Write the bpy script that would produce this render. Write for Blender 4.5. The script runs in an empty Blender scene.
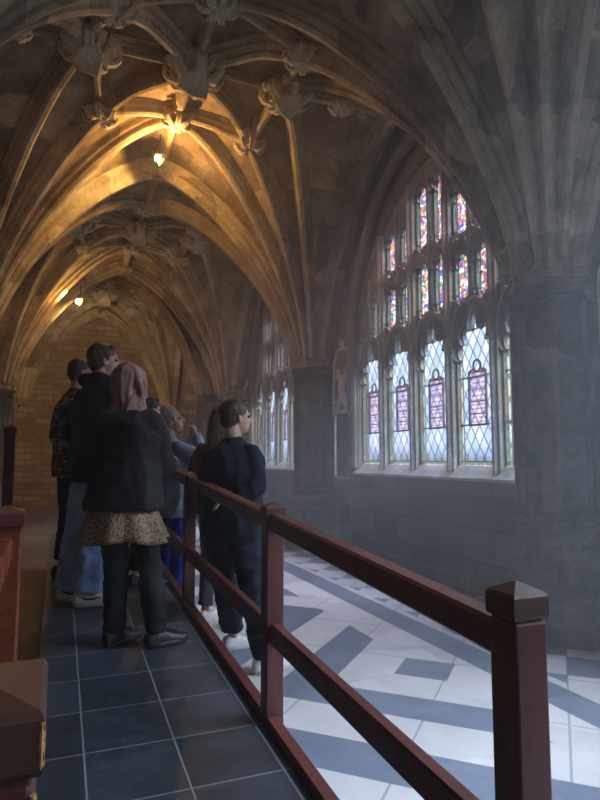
import bpy, bmesh, math, random
from mathutils import Vector, Matrix, noise
random.seed(7)
SC = bpy.context.scene
COL = SC.collection
PI = math.pi
rad = math.radians

# ------------------------------------------------------------------ materials
def new_mat(name):
    m = bpy.data.materials.new(name); m.use_nodes = True
    nt = m.node_tree
    for n in list(nt.nodes): nt.nodes.remove(n)
    out = nt.nodes.new('ShaderNodeOutputMaterial')
    return m, nt, out
def N(nt, t, **kw):
    n = nt.nodes.new(t)
    for k, v in kw.items():
        if k == 'ins':
            for a, b in v.items():
                if isinstance(b, bpy.types.NodeSocket): nt.links.new(b, n.inputs[a])
                else: n.inputs[a].default_value = b
        else: setattr(n, k, v)
    return n
def M(nt, op, a, b=None, c=None, clamp=False):
    n = nt.nodes.new('ShaderNodeMath'); n.operation = op; n.use_clamp = clamp
    for i, v in enumerate((a, b, c)):
        if v is None: continue
        if isinstance(v, bpy.types.NodeSocket): nt.links.new(v, n.inputs[i])
        else: n.inputs[i].default_value = v
    return n.outputs[0]
def MIX(nt, fac, a, b, mode='MIX'):
    n = nt.nodes.new('ShaderNodeMix'); n.data_type = 'RGBA'; n.blend_type = mode
    for i, v in ((0, fac), (6, a), (7, b)):
        if isinstance(v, bpy.types.NodeSocket): nt.links.new(v, n.inputs[i])
        else: n.inputs[i].default_value = v if i == 0 else (tuple(v) + (1,) if len(v) == 3 else v)
    return n.outputs[2]
def coords(nt, kind='Object', scale=(1, 1, 1)):
    tc = nt.nodes.new('ShaderNodeTexCoord')
    mp = nt.nodes.new('ShaderNodeMapping'); mp.inputs['Scale'].default_value = scale
    nt.links.new(tc.outputs[kind], mp.inputs[0])
    return mp.outputs[0]
def finish(nt, out, color, rough=.8, bump=None, bstr=.3, bdist=.01, metal=0, spec=.5, coat=0):
    b = nt.nodes.new('ShaderNodeBsdfPrincipled')
    if isinstance(color, bpy.types.NodeSocket): nt.links.new(color, b.inputs['Base Color'])
    else: b.inputs['Base Color'].default_value = tuple(color) + (1,)
    if isinstance(rough, bpy.types.NodeSocket): nt.links.new(rough, b.inputs['Roughness'])
    else: b.inputs['Roughness'].default_value = rough
    b.inputs['Metallic'].default_value = metal
    b.inputs['Specular IOR Level'].default_value = spec
    b.inputs['Coat Weight'].default_value = coat
    b.inputs['Coat Roughness'].default_value = .15
    if bump is not None:
        bp = nt.nodes.new('ShaderNodeBump'); bp.inputs['Strength'].default_value = bstr; bp.inputs['Distance'].default_value = bdist
        nt.links.new(bump, bp.inputs['Height']); nt.links.new(bp.outputs[0], b.inputs['Normal'])
    nt.links.new(b.outputs[0], out.inputs[0])
    return b
def ramp(nt, fac, stops):
    r = nt.nodes.new('ShaderNodeValToRGB'); e = r.color_ramp.elements
    while len(e) < len(stops): e.new(.5)
    for i, (p, c) in enumerate(stops):
        e[i].position = p; e[i].color = tuple(c) + (1,)
    nt.links.new(fac, r.inputs[0]); return r.outputs[0]
def noise_tex(nt, vec, scale, detail=4, rough=.6):
    n = N(nt, 'ShaderNodeTexNoise', ins={'Vector': vec, 'Scale': scale, 'Detail': detail, 'Roughness': rough}); return n.outputs['Fac']

def mat_stone(name, c1, c2, c3, scale=1.0, bstr=.35, blocks=None, rough=.85):
    """weathered limestone; blocks = size of ashlar blocks whose tone varies"""
    m, nt, out = new_mat(name); v = coords(nt)
    n1 = noise_tex(nt, v, 2.2 * scale, 5); n2 = noise_tex(nt, v, 14 * scale, 5, .65); n3 = noise_tex(nt, v, 60 * scale, 3)
    col = ramp(nt, n1, [(.32, c1), (.52, c2), (.70, c3)])
    col = MIX(nt, .55, col, ramp(nt, n2, [(.3, (.55, .55, .55)), (.7, (1.25, 1.22, 1.18))]), 'MULTIPLY')
    h = M(nt, 'ADD', n2, M(nt, 'MULTIPLY', n3, .4))
    if blocks:
        vo = N(nt, 'ShaderNodeTexVoronoi', distance='CHEBYCHEV', ins={'Vector': coords(nt, 'Object', blocks), 'Scale': 1.0, 'Randomness': .35})
        sep = N(nt, 'ShaderNodeSeparateColor', ins={0: vo.outputs['Color']})
        col = MIX(nt, 1.0, col, ramp(nt, sep.outputs[0], [(0, (.58, .54, .50)), (.5, (.98, .95, .90)), (1, (1.30, 1.24, 1.16))]), 'MULTIPLY')
    finish(nt, out, col, rough, h, bstr, .02, spec=.3)
    return m
def mat_ashlar(name, axis, bw, bh, cols, mortar, rough=.85, bstr=.5, msize=.012):
    """coursed stone wall; axis = which world axis runs along the wall"""
    m, nt, out = new_mat(name); tc = nt.nodes.new('ShaderNodeTexCoord')
    s = N(nt, 'ShaderNodeSeparateXYZ', ins={0: tc.outputs['Object']})
    wob = noise_tex(nt, tc.outputs['Object'], 1.3, 2)
    zz = M(nt, 'ADD', s.outputs[2], M(nt, 'MULTIPLY', M(nt, 'SUBTRACT', wob, .5), .05))
    c = N(nt, 'ShaderNodeCombineXYZ', ins={0: s.outputs[axis], 1: zz})
    br = N(nt, 'ShaderNodeTexBrick', ins={'Vector': c.outputs[0], 'Color1': (0, 0, 0, 1), 'Color2': (1, 1, 1, 1), 'Mortar': (.5, .5, .5, 1), 'Scale': 1.0, 'Mortar Size': msize, 'Mortar Smooth': .4, 'Brick Width': bw, 'Row Height': bh, 'Bias': 0})
    n1 = noise_tex(nt, tc.outputs['Object'], 9, 6, .65); n0 = noise_tex(nt, tc.outputs['Object'], 1.1, 3)
    sep = N(nt, 'ShaderNodeSeparateColor', ins={0: br.outputs['Color']})
    fac = M(nt, 'ADD', M(nt, 'MULTIPLY', sep.outputs[0], .5), M(nt, 'MULTIPLY', n1, .5))
    col = ramp(nt, fac, [(.15, cols[0]), (.5, cols[1]), (.85, cols[2])])
    col = MIX(nt, .6, col, ramp(nt, n0, [(.35, (.6, .6, .6)), (.65, (1.2, 1.2, 1.2))]), 'MULTIPLY')
    col = MIX(nt, br.outputs['Fac'], col, mortar)
    h = M(nt, 'SUBTRACT', M(nt, 'MULTIPLY', n1, .5), br.outputs['Fac'])
    finish(nt, out, col, rough, h, bstr, .02, spec=.3)
    return m
MT = {}
MT['vault'] = mat_stone('vault_web_stone', (.24, .175, .12), (.42, .335, .225), (.58, .50, .36), 1, .4, (1.6, 1.9, 2.6))
MT['rib'] = mat_stone('vault_rib_stone', (.32, .26, .18), (.48, .41, .29), (.62, .56, .42), 1.3, .4, (1.2, 1.2, 1.2))
MT['boss'] = mat_stone('boss_stone', (.55, .47, .33), (.66, .58, .44), (.78, .70, .56), 2, .6)
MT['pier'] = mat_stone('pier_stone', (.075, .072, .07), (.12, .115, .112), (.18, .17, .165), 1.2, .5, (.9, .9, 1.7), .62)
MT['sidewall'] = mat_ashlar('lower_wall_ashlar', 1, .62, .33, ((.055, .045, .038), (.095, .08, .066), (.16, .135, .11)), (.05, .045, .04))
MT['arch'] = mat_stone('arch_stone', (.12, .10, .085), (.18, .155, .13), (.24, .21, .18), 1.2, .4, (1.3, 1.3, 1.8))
MT['endwall'] = mat_ashlar('end_wall_rubble', 0, .46, .17, ((.20, .135, .085), (.31, .225, .145), (.44, .34, .23)), (.16, .12, .08), msize=.016)
MT['leftwall'] = mat_ashlar('left_wall_ashlar', 1, .5, .25, ((.10, .07, .045), (.17, .125, .08), (.24, .18, .12)), (.10, .08, .05))
MT['shaded_tracery'] = mat_stone('shaded_tracery_stone', (.13, .13, .13), (.19, .19, .19), (.26, .26, .25), 2, .3)  # same stone as the mullions, darkened so its colour holds the backlit shade
MT['tracery'] = mat_stone('daylit_tracery_stone', (.30, .29, .27), (.42, .41, .39), (.55, .54, .51), 2, .3)  # pale copy of that stone, window light on mullions and sill included

def mat_wood(name, c1, c2, rough=.33, worn=True, axis=(1, 1, .12)):
    m, nt, out = new_mat(name); v = coords(nt, 'Object', axis)
    n1 = noise_tex(nt, v, 30, 4); n2 = noise_tex(nt, coords(nt), 5, 4)
    col = ramp(nt, M(nt, 'ADD', M(nt, 'MULTIPLY', n1, .6), M(nt, 'MULTIPLY', n2, .4)), [(.3, c1), (.7, c2)])
    if worn:
        w = M(nt, 'GREATER_THAN', noise_tex(nt, coords(nt), 22, 3), .78)
        col = MIX(nt, w, col, (.42, .25, .11))
    finish(nt, out, col, M(nt, 'ADD', rough - .1, M(nt, 'MULTIPLY', n2, .25)), n1, .12, .004, coat=.25)
    return m
MT['wood'] = mat_wood('red_varnished_wood', (.052, .015, .013), (.145, .036, .030), .42)
MT['wood_dark'] = mat_wood('dark_cap_wood', (.05, .020, .012), (.09, .038, .023), .55)
MT['wood_orange'] = mat_wood('orange_varnished_wood', (.11, .026, .010), (.20, .050, .018), .25)

def mat_floor():
    m, nt, out = new_mat('cloister_paving'); tc = nt.nodes.new('ShaderNodeTexCoord')
    s = N(nt, 'ShaderNodeSeparateXYZ', ins={0: tc.outputs['Object']}); x, y = s.outputs[0], s.outputs[1]
    k = math.sqrt(.5); x0, y0, P = 2.32, 3.55, 3.36
    yy = M(nt, 'SUBTRACT', M(nt, 'MODULO', M(nt, 'ADD', M(nt, 'SUBTRACT', y, y0), P * 20.5), P), P / 2)
    xx = M(nt, 'SUBTRACT', x, x0)
    sa = M(nt, 'MULTIPLY', M(nt, 'SUBTRACT', xx, yy), k); sb = M(nt, 'MULTIPLY', M(nt, 'ADD', xx, yy), k)
    a = M(nt, 'ABSOLUTE', sa); b = M(nt, 'ABSOLUTE', sb)
    side = M(nt, 'LESS_THAN', M(nt, 'MINIMUM', M(nt, 'ADD', sa, M(nt, 'MULTIPLY', M(nt, 'LESS_THAN', a, b), 50)), M(nt, 'ADD', sb, M(nt, 'MULTIPLY', M(nt, 'LESS_THAN', b, a), 50))), 0)
    r = M(nt, 'MAXIMUM', a, b)
    def band(v, lo, hi): return M(nt, 'MULTIPLY', M(nt, 'GREATER_THAN', v, lo), M(nt, 'LESS_THAN', v, hi))
    dark = M(nt, 'ADD', M(nt, 'LESS_THAN', r, .17), M(nt, 'MULTIPLY', side, M(nt, 'ADD', band(r, .50, .80), band(r, 1.16, 1.48))), clamp=True)
    stripe = band(x, 2.66, 2.92)
    outer = M(nt, 'GREATER_THAN', x, 2.99)
    # checker of blocks set at 45 degrees beside the wall
    a2 = M(nt, 'FLOOR', M(nt, 'DIVIDE', M(nt, 'MULTIPLY', M(nt, 'SUBTRACT', x, y), k), .40)); b2 = M(nt, 'FLOOR', M(nt, 'DIVIDE', M(nt, 'MULTIPLY', M(nt, 'ADD', x, y), k), .40))
    chk = M(nt, 'LESS_THAN', M(nt, 'ABSOLUTE', M(nt, 'SUBTRACT', M(nt, 'MODULO', M(nt, 'ADD', M(nt, 'ADD', a2, b2), 200), 2), 1)), .5)
    f = M(nt, 'ADD', M(nt, 'MULTIPLY', dark, M(nt, 'LESS_THAN', x, 2.66)), M(nt, 'ADD', stripe, M(nt, 'MULTIPLY', outer, chk)), clamp=True)
    # joints: along 45 degree grid
    def joint(v, size, w=.006): 
        t = M(nt, 'MODULO', M(nt, 'ADD', v, 40 * size), size); return M(nt, 'LESS_THAN', M(nt, 'MINIMUM', t, M(nt, 'SUBTRACT', size, t)), w)
    j = M(nt, 'MAXIMUM', joint(M(nt, 'MULTIPLY', M(nt, 'SUBTRACT', x, y), k), .72), joint(M(nt, 'MULTIPLY', M(nt, 'ADD', x, y), k), .72))
    n1 = noise_tex(nt, tc.outputs['Object'], 2.3, 4); n2 = noise_tex(nt, tc.outputs['Object'], 26, 5, .7)
    vo = N(nt, 'ShaderNodeTexVoronoi', distance='CHEBYCHEV', ins={'Vector': coords(nt, 'Object', (1.4, 1.4, 1)), 'Scale': 1.4, 'Randomness': .5})
    vs = N(nt, 'ShaderNodeSeparateColor', ins={0: vo.outputs['Color']})
    tone = M(nt, 'ADD', M(nt, 'MULTIPLY', n1, .5), M(nt, 'ADD', M(nt, 'MULTIPLY', n2, .3), M(nt, 'MULTIPLY', vs.outputs[0], .25)))
    white = ramp(nt, tone, [(.25, (.38, .38, .38)), (.5, (.52, .52, .52)), (.8, (.66, .65, .65))])
    darkc = ramp(nt, tone, [(.25, (.10, .125, .17)), (.5, (.145, .175, .235)), (.8, (.20, .235, .30))])
    col = MIX(nt, f, white, darkc)
    col = MIX(nt, M(nt, 'MULTIPLY', j, .6), col, (.16, .16, .17))
    # the walk left of the ramp: plain brown flags, the warm light on them mixed into the brown
    col = MIX(nt, M(nt, 'LESS_THAN', x, .4), col, ramp(nt, tone, [(.25, (.10, .075, .05)), (.7, (.20, .15, .10))]))
    finish(nt, out, col, M(nt, 'ADD', .32, M(nt, 'MULTIPLY', n2, .3)), n2, .12, .006, spec=.45)
    return m
MT['floor'] = mat_floor()
def mat_slate():
    m, nt, out = new_mat('slate_ramp_tiles'); tc = nt.nodes.new('ShaderNodeTexCoord')
    s = N(nt, 'ShaderNodeSeparateXYZ', ins={0: tc.outputs['Object']}); x, y = s.outputs[0], s.outputs[1]
    def joint(v, size, off, w=.0035):
        t = M(nt, 'MODULO', M(nt, 'ADD', v, 40 * size - off), size); return M(nt, 'LESS_THAN', M(nt, 'MINIMUM', t, M(nt, 'SUBTRACT', size, t)), w)
    j = M(nt, 'MAXIMUM', joint(x, .345, .13), joint(y, .36, .05, .003))
    ti = N(nt, 'ShaderNodeCombineXYZ', ins={0: M(nt, 'FLOOR', M(nt, 'DIVIDE', M(nt, 'SUBTRACT', x, .13), .345)), 1: M(nt, 'FLOOR', M(nt, 'DIVIDE', M(nt, 'SUBTRACT', y, .05), .36))})
    wn = N(nt, 'ShaderNodeTexWhiteNoise', ins={'Vector': ti.outputs[0]})
    n1 = noise_tex(nt, tc.outputs['Object'], 7, 6, .7); n2 = noise_tex(nt, tc.outputs['Object'], 45, 4)
    tone = M(nt, 'ADD', M(nt, 'MULTIPLY', n1, .75), M(nt, 'MULTIPLY', wn.outputs[0], .25))
    col = ramp(nt, tone, [(.25, (.014, .020, .027)), (.55, (.030, .043, .056)), (.8, (.06, .078, .095))])
    col = MIX(nt, j, col, (.22, .23, .24))
    finish(nt, out, col, M(nt, 'ADD', .30, M(nt, 'MULTIPLY', n1, .3)), M(nt, 'ADD', n1, M(nt, 'MULTIPLY', n2, .5)), .25, .006)
    return m
MT['slate'] = mat_slate()

def mat_plain(name, c, rough=.6, metal=0, bump=0, scale=40, var=.25, spec=.4, coat=0):
    m, nt, out = new_mat(name); n1 = noise_tex(nt, coords(nt), scale, 4)
    lo = tuple(v * (1 - var) for v in c); hi = tuple(min(1, v * (1 + var)) for v in c)
    finish(nt, out, ramp(nt, n1, [(.3, lo), (.7, hi)]), rough, n1 if bump else None, bump, .005, metal, spec, coat)
    return m
def mat_emit(name, c, s):
    m, nt, out = new_mat(name); e = N(nt, 'ShaderNodeEmission', ins={'Color': tuple(c) + (1,), 'Strength': s}); nt.links.new(e.outputs[0], out.inputs[0]); return m
MT['black_metal'] = mat_plain('black_metal', (.02, .02, .02), .4, .6)
MT['white_plastic'] = mat_plain('white_plastic', (.6, .6, .58), .4)
MT['bulb'] = mat_emit('lit_bulb', (1, .80, .42), 60)
MT['lamp_glass'] = mat_emit('lit_amber_lens', (1, .62, .12), 5)

def mat_clear_glass():
    m, nt, out = new_mat('leaded_quarry_glass'); tc = nt.nodes.new('ShaderNodeTexCoord')
    s = N(nt, 'ShaderNodeSeparateXYZ', ins={0: tc.outputs['Object']}); y, z = s.outputs[1], s.outputs[2]
    def line(v, w): 
        t = M(nt, 'FRACT', M(nt, 'ADD', v, 50.0)); return M(nt, 'LESS_THAN', M(nt, 'MINIMUM', t, M(nt, 'SUBTRACT', 1, t)), w)
    a = M(nt, 'DIVIDE', y, .145); b = M(nt, 'DIVIDE', z, .235)
    lead = M(nt, 'MAXIMUM', line(M(nt, 'ADD', a, b), .034), line(M(nt, 'SUBTRACT', a, b), .034))
    bar = M(nt, 'LESS_THAN', M(nt, 'ABSOLUTE', M(nt, 'SUBTRACT', M(nt, 'MODULO', M(nt, 'ADD', z, .32 + .53 * 4), .53), .265)), .009)
    lead = M(nt, 'MAXIMUM', lead, bar)
    ay = M(nt, 'ABSOLUTE', y)
    edge = M(nt, 'MAXIMUM', M(nt, 'GREATER_THAN', ay, .262), M(nt, 'LESS_THAN', z, .07))
    el = M(nt, 'MAXIMUM', M(nt, 'LESS_THAN', M(nt, 'ABSOLUTE', M(nt, 'SUBTRACT', ay, .262)), .006), M(nt, 'LESS_THAN', M(nt, 'ABSOLUTE', M(nt, 'SUBTRACT', z, .07)), .006))
    wn = N(nt, 'ShaderNodeTexWhiteNoise', ins={'Vector': N(nt, 'ShaderNodeCombineXYZ', ins={0: M(nt, 'FLOOR', M(nt, 'ADD', a, b)), 1: M(nt, 'FLOOR', M(nt, 'SUBTRACT', a, b))}).outputs[0]})
    n1 = noise_tex(nt, tc.outputs['Object'], 3, 3)
    base = ramp(nt, M(nt, 'ADD', M(nt, 'MULTIPLY', wn.outputs[0], .4), M(nt, 'MULTIPLY', n1, .6)), [(.25, (.56, .62, .76)), (.5, (.66, .69, .77)), (.8, (.76, .77, .79))])
    base = MIX(nt, M(nt, 'MULTIPLY', edge, .8), base, ramp(nt, N(nt, 'ShaderNodeTexNoise', ins={'Vector': tc.outputs['Object'], 'Scale': 14.0}).outputs['Fac'], [(.4, (.72, .62, .40)), (.6, (.56, .68, .62))]))
    dark = M(nt, 'MAXIMUM', lead, el)
    base = MIX(nt, dark, base, (.12, .12, .13))
    t = N(nt, 'ShaderNodeBsdfTransparent', ins={0: base})
    g = N(nt, 'ShaderNodeBsdfGlossy', ins={0: (1, 1, 1, 1), 'Roughness': .1})
    mx = N(nt, 'ShaderNodeMixShader', ins={0: .03}); nt.links.new(t.outputs[0], mx.inputs[1]); nt.links.new(g.outputs[0], mx.inputs[2])
    nt.links.new(mx.outputs[0], out.inputs[0]); return m
def mat_stained():
    m, nt, out = new_mat('stained_glass'); tc = nt.nodes.new('ShaderNodeTexCoord'); oi = nt.nodes.new('ShaderNodeObjectInfo')
    off = N(nt, 'ShaderNodeVectorMath', operation='ADD'); nt.links.new(tc.outputs['Object'], off.inputs[0])
    cx = N(nt, 'ShaderNodeCombineXYZ', ins={0: M(nt, 'MULTIPLY', oi.outputs['Random'], 30), 1: M(nt, 'MULTIPLY', oi.outputs['Random'], 17), 2: 0.0}); nt.links.new(cx.outputs[0], off.inputs[1])
    v1 = N(nt, 'ShaderNodeTexVoronoi', ins={'Vector': off.outputs[0], 'Scale': 27.0}); v2 = N(nt, 'ShaderNodeTexVoronoi', feature='DISTANCE_TO_EDGE', ins={'Vector': off.outputs[0], 'Scale': 27.0})
    s = N(nt, 'ShaderNodeSeparateColor', ins={0: v1.outputs['Color']})
    cols = [(0, (.88, .90, .86)), (.26, (.85, .40, .48)), (.36, (.16, .24, .80)), (.44, (.95, .66, .35)), (.56, (.30, .55, .45)), (.64, (.62, .25, .62)), (.76, (.85, .45, .30)), (.86, (.92, .86, .82))]
    r = nt.nodes.new('ShaderNodeValToRGB'); r.color_ramp.interpolation = 'CONSTANT'; e = r.color_ramp.elements
    while len(e) < len(cols): e.new(.5)
    for i, (p, c) in enumerate(cols): e[i].position = p; e[i].color = c + (1,)
    nt.links.new(s.outputs[0], r.inputs[0])
    y = N(nt, 'ShaderNodeSeparateXYZ', ins={0: tc.outputs['Object']}).outputs[1]
    border = M(nt, 'GREATER_THAN', M(nt, 'ABSOLUTE', y), .095)
    col = MIX(nt, border, r.outputs[0], (.70, .76, .70))
    lead = M(nt, 'MAXIMUM', M(nt, 'LESS_THAN', v2.outputs['Distance'], .045), M(nt, 'LESS_THAN', M(nt, 'ABSOLUTE', M(nt, 'SUBTRACT', M(nt, 'ABSOLUTE', y), .095)), .005))
    col = MIX(nt, lead, col, (.02, .02, .02))
    t = N(nt, 'ShaderNodeBsdfTransparent', ins={0: col}); nt.links.new(t.outputs[0], out.inputs[0]); return m
def mat_plaque():
    m, nt, out = new_mat('pink_inscription_glass'); tc = nt.nodes.new('ShaderNodeTexCoord')
    s = N(nt, 'ShaderNodeSeparateXYZ', ins={0: tc.outputs['Object']}); y, z = s.outputs[1], s.outputs[2]
    row = M(nt, 'FRACT', M(nt, 'MULTIPLY', M(nt, 'ADD', z, 5), 21)); ch = noise_tex(nt, coords(nt, 'Object', (1, 60, 21)), 1.0, 2)
    txt = M(nt, 'MULTIPLY', M(nt, 'MULTIPLY', M(nt, 'GREATER_THAN', row, .3), M(nt, 'LESS_THAN', row, .72)), M(nt, 'GREATER_THAN', ch, .47))
    txt = M(nt, 'MULTIPLY', txt, M(nt, 'LESS_THAN', M(nt, 'ABSOLUTE', y), .115))
    bar = M(nt, 'LESS_THAN', M(nt, 'FRACT', M(nt, 'MULTIPLY', M(nt, 'ADD', z, 5.03), 7.4)), .1)
    col = MIX(nt, txt, (1, .93, .95), (.88, .48, .56)); col = MIX(nt, bar, col, (.35, .16, .18))
    t = N(nt, 'ShaderNodeBsdfTransparent', ins={0: col}); nt.links.new(t.outputs[0], out.inputs[0]); return m
MT['glass'] = mat_clear_glass(); MT['stained'] = mat_stained(); MT['plaque'] = mat_plaque()
MT['lead'] = mat_plain('dark_red_leading', (.10, .03, .03), .5)
m, nt, out = new_mat('plain_window_glass'); t = N(nt, 'ShaderNodeBsdfTransparent', ins={0: (.60, .62, .66, 1)}); nt.links.new(t.outputs[0], out.inputs[0]); MT['plain_glass'] = m

# ------------------------------------------------------------------ mesh helpers
def link(o, parent=None):
    COL.objects.link(o)
    if parent is not None: o.parent = parent
    return o
def mk(name, verts, faces, mat, parent=None, smooth=False, loc=(0, 0, 0)):
    me = bpy.data.meshes.new(name); me.from_pydata([tuple(v) for v in verts], [], faces); me.update()
    bm = bmesh.new(); bm.from_mesh(me); bmesh.ops.recalc_face_normals(bm, faces=bm.faces); bm.to_mesh(me); bm.free()
    if mat: me.materials.append(mat)
    if smooth: me.polygons.foreach_set('use_smooth', [True] * len(me.polygons))
    o = bpy.data.objects.new(name, me); o.location = loc
    return link(o, parent)
def auto_smooth(o, ang=35):
    me = o.data; bm = bmesh.new(); bm.from_mesh(me)
    for e in bm.edges: e.smooth = not (len(e.link_faces) == 2 and e.calc_face_angle(0) > rad(ang))
    for f in bm.faces: f.smooth = True
    bm.to_mesh(me); bm.free(); return o
class MB:
    def __init__(s): s.v = []; s.f = []
    def add(s, vs, fs):
        n = len(s.v); s.v += [tuple(v) for v in vs]; s.f += [tuple(i + n for i in f) for f in fs]; return s
    def box(s, x0, x1, y0, y1, z0, z1, bev=0):
        bm = bmesh.new(); r = bmesh.ops.create_cube(bm, size=1)
        for v in bm.verts: v.co = ((x0 + x1) / 2 + v.co.x * (x1 - x0), (y0 + y1) / 2 + v.co.y * (y1 - y0), (z0 + z1) / 2 + v.co.z * (z1 - z0))
        if bev: bmesh.ops.bevel(bm, geom=list(bm.edges), offset=bev, segments=2, profile=.5, affect='EDGES')
        s.bm(bm); return s
    def bm(s, bm, mat=None):
        if mat is not None: bmesh.ops.transform(bm, matrix=mat, verts=bm.verts)
        bm.verts.index_update(); s.add([v.co.copy() for v in bm.verts], [[v.index for v in f.verts] for f in bm.faces]); bm.free()
    def rings(s, rings, cap=True, closed=False):
        n = len(rings[0]); vs = [p for r in rings for p in r]; fs = []
        m = len(rings)
        for i in range(m if closed else m - 1):
            a = i * n; b = ((i + 1) % m) * n
            for j in range(n): k = (j + 1) % n; fs.append((a + j, a + k, b + k, b + j))
        if cap and not closed: fs.append(tuple(reversed(range(n)))); fs.append(tuple((m - 1) * n + j for j in range(n)))
        return s.add(vs, fs)
    def lathe(s, prof, c=(0, 0), n=32, rf=None):
        """prof: list of (r, z); rf(theta) multiplies r"""
        R = []
        for r, z in prof: R.append([(c[0] + r * (rf(2 * PI * j / n) if rf else 1) * math.cos(2 * PI * j / n), c[1] + r * (rf(2 * PI * j / n) if rf else 1) * math.sin(2 * PI * j / n), z) for j in range(n)])
        return s.rings(R)
    def tube(s, pts, r, n=10, cap=True):
        pts = [Vector(p) for p in pts]; rr = r if isinstance(r, (list, tuple)) else [r] * len(pts); R = []
        up = None
        for i, p in enumerate(pts):
            t = (pts[min(i + 1, len(pts) - 1)] - pts[max(i - 1, 0)]).normalized()
            if up is None:
                up = Vector((0, 0, 1)) if abs(t.z) < .9 else Vector((1, 0, 0))
            a = t.cross(up).normalized(); up = a.cross(t).normalized()
            R.append([p + (a * math.cos(2 * PI * j / n) + up * math.sin(2 * PI * j / n)) * rr[i] for j in range(n)])
        return s.rings(R, cap)
    def sweep(s, pts, downs, prof, cap=True):
        """profile points (side, down)"""
        pts = [Vector(p) for p in pts]; R = []
        for i, p in enumerate(pts):
            t = (pts[min(i + 1, len(pts) - 1)] - pts[max(i - 1, 0)]).normalized()
            d = Vector(downs[i]); sd = t.cross(d).normalized(); d = sd.cross(t).normalized()
            R.append([p + sd * a + d * b for a, b in prof])
        return s.rings(R, cap)
    def build(s, name, mat, parent=None, smooth=False, loc=(0, 0, 0), ang=None):
        o = mk(name, s.v, s.f, mat, parent, smooth, loc)
        if ang: auto_smooth(o, ang)
        return o
def struct(o): o['kind'] = 'structure'; return o
def tag(o, label, cat, group=None):
    o['label'] = label; o['category'] = cat
    if group: o['group'] = group
    return o
def empty(name, loc=(0, 0, 0), rz=0, parent=None):
    o = bpy.data.objects.new(name, None); o.location = loc; o.rotation_euler = (0, 0, rz); o.empty_display_size = .1
    return link(o, parent)
def copy_tree(o, parent=None):
    c = o.copy(); link(c); c.parent = parent
    for ch in list(o.children): copy_tree(ch, c)
    return c
def in_poly(p, poly):
    x, y = p; c = False; j = len(poly) - 1
    for i in range(len(poly)):
        xi, yi = poly[i]; xj, yj = poly[j]
        if (yi > y) != (yj > y) and x < (xj - xi) * (y - yi) / (yj - yi) + xi: c = not c
        j = i
    return c
def plate(outer, holes, depth):
    """flat plate with holes, drawn in (Y, Z), thickness along X centred on 0 -> (verts, faces)"""
    from mathutils.geometry import delaunay_2d_cdt
    pts, edges = [], []
    for poly in [outer] + holes:
        n0 = len(pts); pts += [Vector(p) for p in poly]; k = len(poly)
        edges += [(n0 + i, n0 + (i + 1) % k) for i in range(k)]
    vo, eo, fo, _, oe, _ = delaunay_2d_cdt(pts, edges, [], 0, 1e-5)
    keep = []
    for f in fo:
        c = sum((vo[i] for i in f), Vector((0, 0))) / len(f); c = (c.x, c.y)
        if in_poly(c, outer) and not any(in_poly(c, h) for h in holes): keep.append(tuple(f))
    n = len(vo); h = depth / 2
    vs = [(-h, v.x, v.y) for v in vo] + [(h, v.x, v.y) for v in vo]
    fs = keep + [tuple(reversed([i + n for i in f])) for f in keep]
    cnt = {}
    for f in keep:
        for i in range(len(f)): e = (f[i], f[(i + 1) % len(f)]); cnt[e] = cnt.get(e, 0) + 1
    for (i, j) in cnt:
        if (j, i) not in cnt: fs.append((j, i, i + n, j + n))
    return vs, fs

# ------------------------------------------------------------------ dimensions
XR, XL, BAY, SP, RISE = 3.85, -1.30, 5.15, 2.75, 3.18
PY = [-6.45, -1.30, 3.85, 9.00, 14.15, 19.0]
WALLX = 4.08; EYE = 1.40

# ------------------------------------------------------------------ vault
def cprof(t):
    if t <= 0: return 0.0
    if t >= 1: return 1.0 + .03 * (t - 1)
    q = 1.55; return (1 - (1 - t) ** q) ** (1 / q)
def vault_z(x, y, bx):
    """bx = (xl, xr, y0, y1)"""
    xl, xr, y0, y1 = bx
    a = (xr - xl) / 2; b = (y1 - y0) / 2
    u = max(0, min(x - xl, xr - x)); v = max(0, min(y - y0, y1 - y))
    s = ((u / a) ** 3 + (v / b) ** 3) ** (1 / 3)
    s = (s - .07) / .93
    return SP + RISE * cprof(s)
RIBP = [(-.095, -.06), (-.095, .015), (-.062, .045), (-.07, .085), (-.04, .12), (-.045, .15), (-.02, .175), (.02, .175), (.045, .15), (.04, .12), (.07, .085), (.062, .045), (.095, .015), (.095, -.06)]
def rib_path(p, q, bx, n=30, ease=True):
    pts, dn = [], []
    for i in range(n + 1):
        t = i / n
        if ease: t = 1 - math.cos(t * PI / 2); t = .04 + .96 * t
        x = p[0] + (q[0] - p[0]) * t; y = p[1] + (q[1] - p[1]) * t
        pts.append(Vector((x, y, vault_z(x, y, bx))))
    for i in range(n + 1):
        tg = (pts[min(i + 1, n)] - pts[max(i - 1, 0)]).normalized()
        d = Vector((0, 0, -1)); d = d - tg * d.dot(tg)
        h = Vector((q[0] - p[0], q[1] - p[1], 0)).normalized()
        if d.length < .2: d = h
        if ease: d = (h * abs(tg.z) - Vector((0, 0, 1)) * Vector((tg.x, tg.y, 0)).length)
        dn.append(d.normalized())
    return pts, dn
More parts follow.
